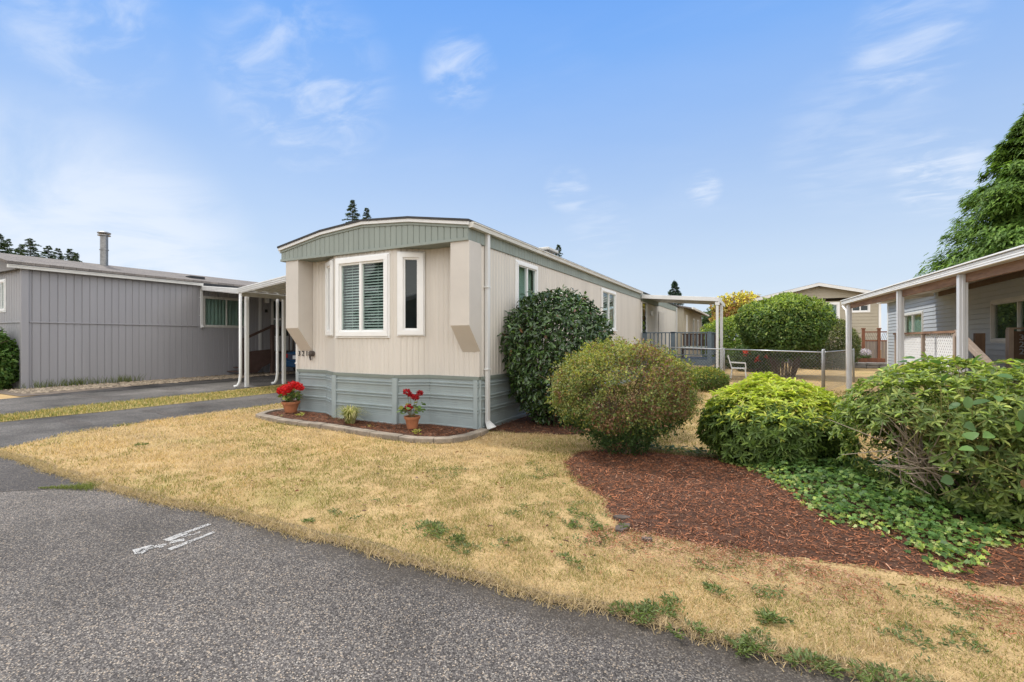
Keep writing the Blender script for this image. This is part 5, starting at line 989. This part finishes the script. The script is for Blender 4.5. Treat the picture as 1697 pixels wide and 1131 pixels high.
# clipped round bush: tiny leaves, bronze tinged, open below
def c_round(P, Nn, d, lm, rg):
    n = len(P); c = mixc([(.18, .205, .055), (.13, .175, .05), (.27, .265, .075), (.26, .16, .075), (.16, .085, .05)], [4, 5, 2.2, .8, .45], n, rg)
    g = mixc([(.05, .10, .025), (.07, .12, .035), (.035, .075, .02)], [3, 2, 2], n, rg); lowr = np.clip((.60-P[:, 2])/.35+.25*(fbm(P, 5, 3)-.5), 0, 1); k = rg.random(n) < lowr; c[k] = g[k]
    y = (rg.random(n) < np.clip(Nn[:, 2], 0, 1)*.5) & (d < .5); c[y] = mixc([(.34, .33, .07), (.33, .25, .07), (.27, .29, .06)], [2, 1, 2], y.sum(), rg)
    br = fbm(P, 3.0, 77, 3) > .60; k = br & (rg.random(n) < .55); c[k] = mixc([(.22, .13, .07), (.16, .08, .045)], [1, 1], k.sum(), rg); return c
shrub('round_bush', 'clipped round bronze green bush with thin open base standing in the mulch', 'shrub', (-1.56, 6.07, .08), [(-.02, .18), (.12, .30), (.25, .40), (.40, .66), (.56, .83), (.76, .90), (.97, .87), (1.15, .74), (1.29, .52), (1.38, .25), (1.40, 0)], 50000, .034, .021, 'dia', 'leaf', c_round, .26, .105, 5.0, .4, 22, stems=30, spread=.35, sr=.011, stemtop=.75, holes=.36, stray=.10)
def add_twigs(name, parent, loc, prof, n, seed, ln, rad, m='twig', squash=(1, 1)):
    rg = np.random.default_rng(seed); P, Nn = surf(prof, n, rg, squash); b = MB(); L0 = np.array(loc)
    for i in range(n):
        e = L0+P[i]*[.95, .95, 1]; s = e-(Nn[i]*.8+np.array([0, 0, .35])+rg.normal(0, .25, 3))*ln*(.5+rg.random()); s[2] = max(s[2], .03); b.tube([s, (s+e)/2+rg.normal(0, .02, 3), e], [rad, rad*.8, rad*.5], 4, False)
    b.build(name, MAT[m], parent)
# whorled leaves on shoot tips (pieris / rhododendron)
def whorls(P, Nn, rg, L0, k, ln, wd, cf, shape='oval', cone=.55):
    n = len(P); ax = unit(Nn*.75+np.array([0, 0, .65])+rg.normal(0, .25, (n, 3))); ref = unit(np.cross(ax, rdir2(rg, n))); r2 = np.cross(ax, ref); out = []
    for j in range(k):
        a = 6.283*j/k+rg.random(n)*.6; rad = ref*np.cos(a)[:, None]+r2*np.sin(a)[:, None]; el = (cone if j % 2 else cone*.35)+rg.normal(0, .12, n)
        D = unit(rad+ax*el[:, None]); sc = .7+.5*rg.random(n); out.append(leafgeo(P+L0+ax*.01, D, unit(ax-rad*.4), ln*sc, wd*sc, cf(P, Nn, rg), shape))
    return out
def whorlshrub(name, label, loc, prof, nsh, k, ln, wd, cf, seed, lump, lscale, depth, squash=(1, 1), stems=14, keep=None, shape='oval', sr=.014):
    rg = np.random.default_rng(seed); t = thing(name, label, 'shrub', loc); L0 = np.array(loc); P, Nn = surf(prof, nsh, rg, squash); lm = fbm(P+seed, lscale, seed, 3)-.5; P = P+Nn*(lm*2*lump)[:, None]-Nn*(rg.random(nsh)**1.7*depth)[:, None]; P[:, 2] = np.maximum(P[:, 2], .03)
    if keep is not None: q = keep(P, rg); P, Nn = P[q], Nn[q]
    V = join(whorls(P, Nn, rg, L0, k, ln, wd, cf, shape)); npmesh('foliage', *V[:2], MAT['leaf_soft' if 0 else 'leaf'], t, V[2])
    b = MB(); h = prof[-1][0]
    for i in range(stems):
        a = rg.random()*6.283; j = rg.integers(len(P)); p0 = L0+np.array([math.cos(a)*.12, math.sin(a)*.12, 0]); p1 = L0+P[j]*.92; m1 = p0*.5+p1*.5+np.array([0, 0, .06]); b.tube([p0, m1, p1], [sr, sr*.7, sr*.3], 5, False)
        for q in range(4): jj = rg.integers(len(P)); e = L0+P[jj]; s = m1*.5+e*.5 if np.linalg.norm(e-m1) < .6 else p1; b.tube([s, e], [sr*.4, sr*.2], 4, False) if np.linalg.norm(e-s) < .5 else None
    b.build('stems', MAT['stem'], t); return t
def c_pier(P, Nn, rg):
    n = len(P); c = mixc([(.09, .145, .035), (.13, .20, .045), (.18, .25, .055)], [3, 3, 1.5], n, rg); tnew = np.clip((P[:, 2]-.38)/.5, 0, 1)*np.clip(Nn[:, 2]+.45, 0, 1)*(.35+1.3*fbm(P, 4.5, 91, 2)); k = rg.random(n) < tnew*1.15
    c[k] = mixc([(.32, .39, .06), (.42, .48, .07), (.50, .50, .11), (.52, .42, .17)], [4, 4, 1.5, .25], k.sum(), rg); return c
whorlshrub('pieris_bush', 'dense pieris bush with bright yellow green new shoots behind the ivy', (.18, 6.62, .08), [(-.02, .40), (.08, .66), (.25, .78), (.45, .80), (.62, .74), (.78, .60), (.88, .40), (.94, .18), (.95, 0)], 2900, 9, .088, .025, c_pier, 23, .15, 3.1, .34, stems=16)
# the large mixed bush at the right edge, bare twigs on its left, broad leaves pushing through
def c_big(P, Nn, rg):
    n = len(P); c = mixc([(.11, .16, .045), (.16, .22, .06), (.22, .29, .07), (.29, .33, .09)], [3, 3, 2, .8], n, rg); k = rg.random(n) < np.clip((P[:, 2]-.8)/.5, 0, 1)*.5; c[k] = mixc([(.28, .36, .07), (.36, .42, .10), (.36, .29, .12)], [3, 2, .3], k.sum(), rg); return c
BIGP = [(.0, .40), (.12, .62), (.35, .84), (.6, .93), (.85, .95), (1.02, .86), (1.16, .64), (1.25, .36), (1.29, 0)]; BIGL = (1.74, 5.52, .06); BSQ = (1.1, .95)
def keepbig(P, rg):
    bare = np.exp(-(((P[:, 0]+.70)/.36)**2+((P[:, 1]+.45)/.55)**2+((P[:, 2]-.50)/.27)**2)); return (rg.random(len(P)) > bare*1.15) & (fbm(P+9, 3.2, 87, 3) > .40)
bg_ = whorlshrub('mixed_bush', 'large loose evergreen bush with bare twigs and broad leaves at the right edge', BIGL, BIGP, 4300, 8, .070, .023, c_big, 24, .17, 2.6, .45, BSQ, stems=26, keep=keepbig)
add_twigs('brushwood', bg_, BIGL, BIGP, 420, 31, .22, .0035, 'twig', BSQ)
rg = np.random.default_rng(41); P, Nn = surf([(.35, .95), (.6, 1.03), (.9, 1.04), (1.05, .85), (1.18, .60), (1.26, .34)], 330, rg, BSQ); P = P*[1.0, 1.0, 1]; k = (P[:, 0] > -.45); P, Nn = P[k]+Nn[k]*(.10*rg.random(k.sum())+.01)[:, None], Nn[k]; n = len(P)
bl = len(P); V = leafgeo(P+np.array(BIGL), unit(Nn*.5+rdir2(rg, n)*.5+[0, 0, -.25]), unit(Nn*.8+[0, -.2, .7]+rdir2(rg, n)*.35), .06+.055*rg.random(n), .05+.045*rg.random(n), mixc([(.06, .12, .035), (.095, .175, .045), (.20, .27, .05), (.20, .12, .05)], [3, 2, .5, .15], n, rg), 'big'); npmesh('broad_leaves', *V[:2], MAT['leaf'], bg_, V[2])
b = MB()
for i in range(60):
    a = rg.normal(-2.3, .35); e = np.array([BIGL[0]-.68+rg.normal(0, .16), BIGL[1]-.62+rg.normal(0, .2), .42+.55*rg.random()]); s = np.array([BIGL[0]-.45+rg.normal(0, .08), BIGL[1]-.35+rg.normal(0, .12), .25+.35*rg.random()]); b.tube([s, (s+e)/2+rg.normal(0, .03, 3), e], [.006, .004, .002], 4, False)
b.build('bare_branches', MAT['oldwood'], bg_)
mat('stalk', (.30, .30, .10), .7, .3, 20); b = MB()
for i in range(150):
    e = np.array([BIGL[0]+rg.normal(-.28, .26), BIGL[1]-.66+rg.normal(0, .16), .86+.34*rg.random()]); s = np.array([BIGL[0]-.22+rg.normal(0, .16), BIGL[1]-.42+rg.normal(0, .12), .50+.22*rg.random()]); b.tube([s, (s+e)/2+rg.normal(0, .025, 3), e], [.0045, .004, .0025], 4, False)
b.build('green_stalks', MAT['stalk'], bg_)
# berries strings on the right of the bush
P, Nn = surf([(.35, .98), (.75, 1.05)], 900, rg, BSQ); k = (np.sin(np.arctan2(P[:, 1], P[:, 0])*1) < -.3) & (fbm(P, 5, 61, 2) > .52); P = P[k]; n = len(P)
V = leafgeo(P+np.array(BIGL)+rg.normal(0, .02, (n, 3)), rdir2(rg, n), rdir2(rg, n), .011, .011, mixc([(.42, .36, .10)], [1], n, rg), 'dia'); npmesh('seed_heads', *V[:2], MAT['leaf'], bg_, V[2])
# ivy carpet
x, y = scatter(IVY, 21000, -.03); rg = np.random.default_rng(51); n = len(x); e = sdist(x, y, IVY); k = rg.random(n) < np.clip(.35+e/.18, 0, 1); x, y, e = x[k], y[k], e[k]; n = len(x); z = mound_z(x, y)+.012+.17*np.clip(e/.35, 0, 1)*(.3+.7*rg.random(n))*np.clip(fbm(np.c_[x, y, 0*x], 5, 3)*2-.35, .1, 1.2); a = rg.random(n)*6.283
edge = np.clip(1-e/.25, 0, 1); T = mixc([(.06, .125, .03), (.10, .18, .04), (.15, .225, .05)], [3, 3, 1.8], n, rg); k = rg.random(n) < edge*.45; T[k] = mixc([(.28, .35, .07), (.36, .40, .15)], [2, 1], k.sum(), rg)
V = leafgeo(np.c_[x, y, z], np.c_[np.cos(a), np.sin(a)-.25, .05+.25*rg.normal(size=n)], unit(np.c_[rg.normal(0, .6, n), rg.normal(-.35, .5, n), np.ones(n)]), .028+.024*rg.random(n), .030+.024*rg.random(n), T, 'ivy'); V = [V]
n = 420; x = -1.75+1.5*rg.random(n); y = 6.62+rg.normal(0, .08, n); a = rg.random(n)*6.28; V.append(leafgeo(np.c_[x, y, .05+.05*rg.random(n)], np.c_[np.cos(a), np.sin(a), .1+0*a], unit(np.c_[rg.normal(0, .4, (n, 2)), np.ones(n)]), .05, .045, mixc([(.09, .15, .035)], [1], n, rg), 'ivy'))
V = join(V); tag(npmesh('ivy_carpet', *V[:2], MAT['leaf'], None, V[2]), 'bright green ivy carpet spreading over the edge of the mulch', 'ivy', None, 'stuff')
# fallen leaves
n = 260; x = -5+8*rg.random(n); y = 3+5*rg.random(n)**1.3; a = rg.random(n)*6.28; V = leafgeo(np.c_[x, y, .03+0*x], np.c_[np.cos(a), np.sin(a), .1+0*a], unit(np.c_[rg.normal(0, .5, (n, 2)), np.ones(n)]), .03+.03*rg.random(n), .015+.015*rg.random(n), mixc([(.10, .05, .03), (.28, .17, .09), (.18, .06, .03)], [2, 2, 1], n, rg), 'oval'); tag(npmesh('fallen_leaves', *V[:2], MAT['leaf'], None, V[2]), 'brown fallen leaves lying on the dry lawn', 'leaves', None, 'stuff')
# middle distance shrubs
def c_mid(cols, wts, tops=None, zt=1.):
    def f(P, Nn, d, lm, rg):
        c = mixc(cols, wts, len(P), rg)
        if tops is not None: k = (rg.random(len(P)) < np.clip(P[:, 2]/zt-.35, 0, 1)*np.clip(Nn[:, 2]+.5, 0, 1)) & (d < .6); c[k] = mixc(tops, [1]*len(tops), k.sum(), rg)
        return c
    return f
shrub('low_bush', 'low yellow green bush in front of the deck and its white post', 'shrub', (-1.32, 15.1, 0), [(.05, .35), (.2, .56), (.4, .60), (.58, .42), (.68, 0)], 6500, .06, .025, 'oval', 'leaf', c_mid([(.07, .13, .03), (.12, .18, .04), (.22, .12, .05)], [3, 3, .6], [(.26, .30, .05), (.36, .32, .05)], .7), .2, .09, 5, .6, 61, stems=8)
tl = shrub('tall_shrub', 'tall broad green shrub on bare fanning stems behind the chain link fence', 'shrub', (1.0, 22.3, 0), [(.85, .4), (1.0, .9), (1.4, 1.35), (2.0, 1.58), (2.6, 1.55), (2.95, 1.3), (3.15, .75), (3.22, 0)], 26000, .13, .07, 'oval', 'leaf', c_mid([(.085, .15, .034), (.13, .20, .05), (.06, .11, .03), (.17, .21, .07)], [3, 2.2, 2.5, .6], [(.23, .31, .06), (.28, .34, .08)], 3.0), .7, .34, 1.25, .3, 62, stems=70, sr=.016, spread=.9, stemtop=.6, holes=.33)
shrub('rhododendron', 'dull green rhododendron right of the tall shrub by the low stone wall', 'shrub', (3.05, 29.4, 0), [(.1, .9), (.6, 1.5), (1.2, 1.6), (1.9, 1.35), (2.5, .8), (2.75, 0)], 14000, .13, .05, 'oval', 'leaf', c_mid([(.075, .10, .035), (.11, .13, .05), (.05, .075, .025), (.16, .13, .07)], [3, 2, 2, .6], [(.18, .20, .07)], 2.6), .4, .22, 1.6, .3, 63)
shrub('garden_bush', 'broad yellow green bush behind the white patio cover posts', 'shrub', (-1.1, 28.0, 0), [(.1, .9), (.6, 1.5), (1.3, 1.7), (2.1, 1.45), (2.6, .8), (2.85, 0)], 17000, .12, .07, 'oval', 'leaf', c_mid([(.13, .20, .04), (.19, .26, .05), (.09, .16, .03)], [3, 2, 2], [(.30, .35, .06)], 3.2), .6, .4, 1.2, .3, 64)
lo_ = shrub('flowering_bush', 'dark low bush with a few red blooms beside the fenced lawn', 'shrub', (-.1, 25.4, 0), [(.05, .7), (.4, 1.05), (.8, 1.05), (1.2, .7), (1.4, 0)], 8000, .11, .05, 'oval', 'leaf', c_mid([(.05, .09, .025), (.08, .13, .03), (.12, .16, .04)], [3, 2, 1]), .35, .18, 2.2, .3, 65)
rg = np.random.default_rng(66)
for (dx, dz) in ((.1, .62), (-.35, .95), (.55, .8)):
    n = 60; P = np.array([-.1+dx, 25.4-1.02, dz])+rg.normal(0, .06, (n, 3)); V = leafgeo(P, rdir2(rg, n), unit(rdir2(rg, n)+[0, -1, .5]), .08, .06, mixc([(.55, .06, .02)], [1], n, rg), 'dia'); npmesh('bloom', *V[:2], MAT['petal'], lo_, V[2])
shrub('corner_shrub', 'leafy green shrub against the front of the grey home at the left edge', 'shrub', (-21.15, 5.0, 0), [(.05, .7), (.5, 1.05), (1.1, 1.05), (1.6, .75), (1.95, .3), (2.05, 0)], 9000, .13, .07, 'oval', 'leaf', c_mid([(.055, .12, .025), (.085, .16, .03), (.12, .19, .04)], [3, 3, 1.5]), .45, .25, 2.0, .3, 67)
hyd = shrub('lilac_flower_clump', 'small plant with a round pale lilac bloom in the timber planter', 'plant', (5.25, 31.75, .44), [(.0, .12), (.1, .22), (.22, .2), (.3, 0)], 300, .09, .05, 'oval', 'leaf', c_mid([(.08, .14, .03)], [1]), .1, .04, 5, .3, 68, stems=3)
n = 500; q = rdir2(rg, n); V = leafgeo(np.array([5.25, 31.7, .80])+q*[.24, .2, .2]*(.7+.3*rg.random(n))[:, None], unit(q+rdir2(rg, n)), q, .07, .06, mixc([(.55, .50, .66), (.68, .64, .72)], [1, 1], n, rg), 'dia'); npmesh('bloom', *V[:2], MAT['petal'], hyd, V[2])
# trees
def broad(name, label, loc, h, r, zc, n, ln, cols, wts, seed, lobes=9, flat=.65, tops=None):
    """crown of many leaf clumps on limbs"""
    rg = np.random.default_rng(seed); t = thing(name, label, 'tree', loc); L0 = np.array(loc); b = MB(); V = []; cs = []
    for i in range(lobes):
        d = rdir2(rg, 1)[0]*(rg.random()**.4); c = np.array([d[0]*r*.75, d[1]*r*.75, zc+d[2]*(h-zc)*.72]); cs.append((c, r*(.32+.22*rg.random())))
    b.tube([L0, L0+[0, 0, zc*.5], L0+[.1, 0, zc]], [.14, .11, .07], 8)
    for c, cr in cs:
        b.tube([L0+[0, 0, zc*.45], L0+c*[.4, .4, .75], L0+c], [.06, .045, .02], 5, False)
    b.build('trunk', MAT['bark'], t); m = n//lobes
    for c, cr in cs:
        q = rdir2(rg, m); P = c+q*[1, 1, flat]*cr*(.45+.6*rg.random(m))[:, None]; cc = mixc(cols, wts, m, rg)*(.75+.5*rg.random())
        if tops is not None: k = rg.random(m) < np.clip((P[:, 2]-zc)/(h-zc), 0, 1); cc[k] = mixc(tops, [1]*len(tops), k.sum(), rg)
        V.append(leafgeo(P+L0, unit(q*.5+rdir2(rg, m)+[0, 0, -.3]), unit(q+[0, 0, .8]+rdir2(rg, m)*.5), ln*(.6+.8*rg.random(m)), ln*.45, cc, 'dia'))
    V = join(V); npmesh('crown', *V[:2], MAT['leaf'], t, V[2]); return t
broad('golden_tree', 'golden yellow leaved tree rising beside the beige house gable', (-.75, 34.4, 0), 5.0, 2.2, 3.4, 13000, .20, [(.36, .16, .06), (.30, .28, .06), (.42, .36, .06)], [1.2, 1, 1], 71, 16, .55, [(.62, .52, .05), (.55, .50, .07), (.70, .60, .08)])
broad('plum_tree', 'small dark purple leaved tree beyond the tan home', (-4.2, 49, 0), 3.0, 1.7, 1.8, 2500, .22, [(.055, .018, .03), (.09, .03, .045)], [1, 1], 72, 7, .8)
broad('green_tree', 'dark green tree behind the purple one', (-5.2, 60, 0), 5.6, 2.8, 3.4, 4000, .3, [(.04, .075, .025), (.06, .10, .03)], [1, 1], 73, 9, .8)
def fir_top(name, label, loc, h, vis, r, seed, group=None):
    """fir whose open upper whorls show against the sky: branches in tiers, needles along each branch"""
    rg = np.random.default_rng(seed); t = thing(name, label, 'tree', loc, group); L0 = np.array(loc); b = MB(); b.tube([L0, L0+[0, 0, h*.5], L0+[0, 0, h]], [h*.014, h*.009, .02], 7); b.build('trunk', MAT['bark'], t)
    G_s = []; z = h
    while z > h-vis:
        f = (h-z)/vis; l0 = r*(.05+.95*f**.85); nb = 5+int(3*f)
        for i in range(nb):
            a = rg.random()*6.283; l = l0*(.55+.6*rg.random()); d = np.array([math.cos(a), math.sin(a), 0]); s_ = np.array([-d[1], d[0], 0]); k = int(14+46*l); u = rg.random(k)**.75; up = .25-.55*f
            P = L0+[0, 0, z+rg.normal(0, .04)]+d*(u*l)[:, None]+s_*(rg.normal(0, .13, k)*l*(1.1-u))[:, None]+np.array([0, 0, 1.])*(up*u*l-.22*u*u*l+rg.normal(0, .03, k))[:, None]
            G_s.append(leafgeo(P, unit(d+s_*rg.normal(0, .8, k)[:, None]+rg.normal(0, .25, (k, 3))), unit(np.array([0, 0, 1.])+rg.normal(0, .4, (k, 3))), .16+.14*rg.random(k), .035+.03*rg.random(k), mixc([(.055, .085, .055), (.075, .11, .065), (.04, .065, .042)], [2, 2, 1], k, rg), 'dia'))  # needles lightened and greyed: distance haze put into their colour
        z -= .20+.20*f
    V = join(G_s); npmesh('crown', *V[:2], MAT['leaf_soft'], t, V[2]); return t
def conifer(name, label, loc, h, r, n, ln, wd, cols, wts, seed, power=.9, droop=.25, tiers=26, dens=1., group=None, spray=False, zb=.06, m='leaf_soft', tops=None, var=.5):
    rg = np.random.default_rng(seed); t = thing(name, label, 'tree', loc, group); L0 = np.array(loc); b = MB(); b.tube([L0, L0+[0, 0, h*.5], L0+[0, 0, h*.98]], [h*.016, h*.010, h*.002], 7); b.build('trunk', MAT['bark'], t)
    Ps, Ds, Ns = [], [], []; nb_ = int(tiers*7); per = max(4, n//nb_)
    for i in range(nb_):
        f = (rg.random()**.85)*(1-zb)+zb; z = f*h; a = rg.random()*6.283; l = r*(1-f)**power*(.87-var*.5+var*rg.random()); d = np.array([math.cos(a), math.sin(a), 0]); s = np.array([-d[1], d[0], 0]); k = per; u = rg.random(k)**.65
        P = L0+[0, 0, z]+d*(u*l)[:, None]+s*(rg.normal(0, .20, k)*l*(.25+.75*u)*(1.15-u*.75))[:, None]+np.array([0, 0, 1.])*((.18*u-droop*u**2)*l+rg.normal(0, .05*l+.02, k))[:, None]
        Ps.append(P); Ds.append(unit(d*(.8)+s*rg.normal(0, .55, k)[:, None]+np.array([0, 0, -.25-droop])+rg.normal(0, .25, (k, 3)))); Ns.append(unit(np.array([0, 0, 1.])+d*.35+rg.normal(0, .3, (k, 3))))
    k = 14*per//4; P = L0+np.c_[rg.normal(0, r*.02, k), rg.normal(0, r*.02, k), h*(.9+.1*rg.random(k))]; Ps.append(P); Ds.append(unit(np.c_[rg.normal(0, .6, (k, 2)), .4+0*P[:, 0]])); Ns.append(rdir2(rg, k))
    P = np.concatenate(Ps); D = np.concatenate(Ds); Nn = np.concatenate(Ns); n = len(P); c = mixc(cols, wts, n, rg)*(.7+.6*vnoise(P, 1.2/max(r*.12, .2), seed))[:, None]
    V = leafgeo(P, D, Nn, ln*(.6+.8*rg.random(n)), wd*(.6+.7*rg.random(n)), c, 'ivy' if spray else 'dia'); npmesh('crown', *V[:2], MAT[m], t, V[2]); return t
conifer('cedar_tree', 'huge bright green cedar towering over the right awning', (19.2, 50.8, 0), 19.8, 9.2, 130000, .46, .17, [(.10, .18, .032), (.15, .24, .045), (.07, .135, .028)], [3, 2.4, 1.6], 81, .80, .26, 74, spray=True, m='leaf', var=.62)
dk_ = [(.045, .075, .048), (.06, .095, .055), (.03, .055, .035)]
conifer('spruce_tree', 'small blue green spruce top above the patio cover', (-8.6, 57.6, 0), 8.3, 2.6, 7000, .24, .06, [(.04, .075, .06), (.055, .09, .07)], [1, 1], 82, .8, .1, 26)
fir_top('fir_tree', 'lone fir top poking over the roof of the cream home', (-46.0, 43.6, 0), 19.3, 5, 1.9, 83)
fir_top('fir_tree', 'second lower fir top right behind the lone one over the roof', (-45.2, 45.3, 0), 18.6, 5, 1.7, 84)
fir_top('fir_tree', 'thin bare fir tip far beyond the roof vent', (-26.3, 65.2, 0), 15.6, 5, 1.5, 85)
spec_ = [(-2, 388, 3.0), (12, 397, 2.6), (34, 408, 2.0), (50, 397, 3.2), (80, 409, 2.2), (96, 413, 2.0), (116, 414, 2.4), (126, 420, 1.6)]
words = ['tallest fir at the far left edge above the grey roof', 'fir just inside the left edge above the grey roof', 'short fir between the two taller ones at far left', 'broad pointed fir above the grey roof, left of the chimney pipe', 'thin fir midway between the pointed fir and the chimney pipe', 'small round topped fir above the grey roof', 'bushy fir second from the chimney pipe', 'lowest fir top, the nearest one to the chimney pipe']
for i, (u, v, wd) in enumerate(spec_):
    d = 62+3*(i % 3); a = (u-848.5)/774.2; X = math.cos(th)*a*d-math.sin(th)*d; Y = math.sin(th)*a*d+math.cos(th)*d; Z = 1.55+(562.2-v)/774.2*d
    fir_top('fir_tree', words[i], (X, Y, 0), Z, 6.5, wd*1.25, 90+i, 'distant firs above the grey roof')

# ------------------------------------------------------------------ across the street behind the viewer: seen only as reflections in the panes
ah = thing('house', 'grey gabled house across the street, mirrored in the narrow bay window', 'house', (7.5, -17, 0))
b = MB(); b.prism([(2.6, 0), (12.4, 0), (12.4, 2.9), (7.5, 4.6), (2.6, 2.9)], 'y', -26, -17); b.build('wall', MAT['greige_dark'], ah)
for x0, z0, x1, z1 in ((2.0, 2.75, 7.5, 4.66), (7.5, 4.66, 13.0, 2.75)):
    b = MB(); b.prism([(x0, z0), (x1, z1), (x1, z1+.3), (x0, z0+.3)], 'y', -26.3, -16.6); b.build('roof', MAT['white'], ah)
FA = Fr(12.4, -17, -1, 0)
window(ah, FA, 2.0, 3.4, 1.0, 2.3, fw=.1, pr=.05, back='curtain'); window(ah, FA, 6.2, 7.6, 1.0, 2.3, fw=.1, pr=.05, back='curtain')
for i, (x, y, h) in enumerate(((8.5, -31, 17), (3.0, -33, 15), (-24, -22, 13), (-33, -24, 15), (-17, -25, 12))):
    conifer('fir_tree', ['tall fir behind the house across the street', 'shorter fir behind the house across the street', 'fir across the street nearest the left drive', 'tall fir furthest left across the street', 'fir across the street opposite the bay window'][i], (x, y, 0), h, 4.2, 16000, .5, .14, dk_, [2, 2, 1], 120+i, .8, .3, 22)
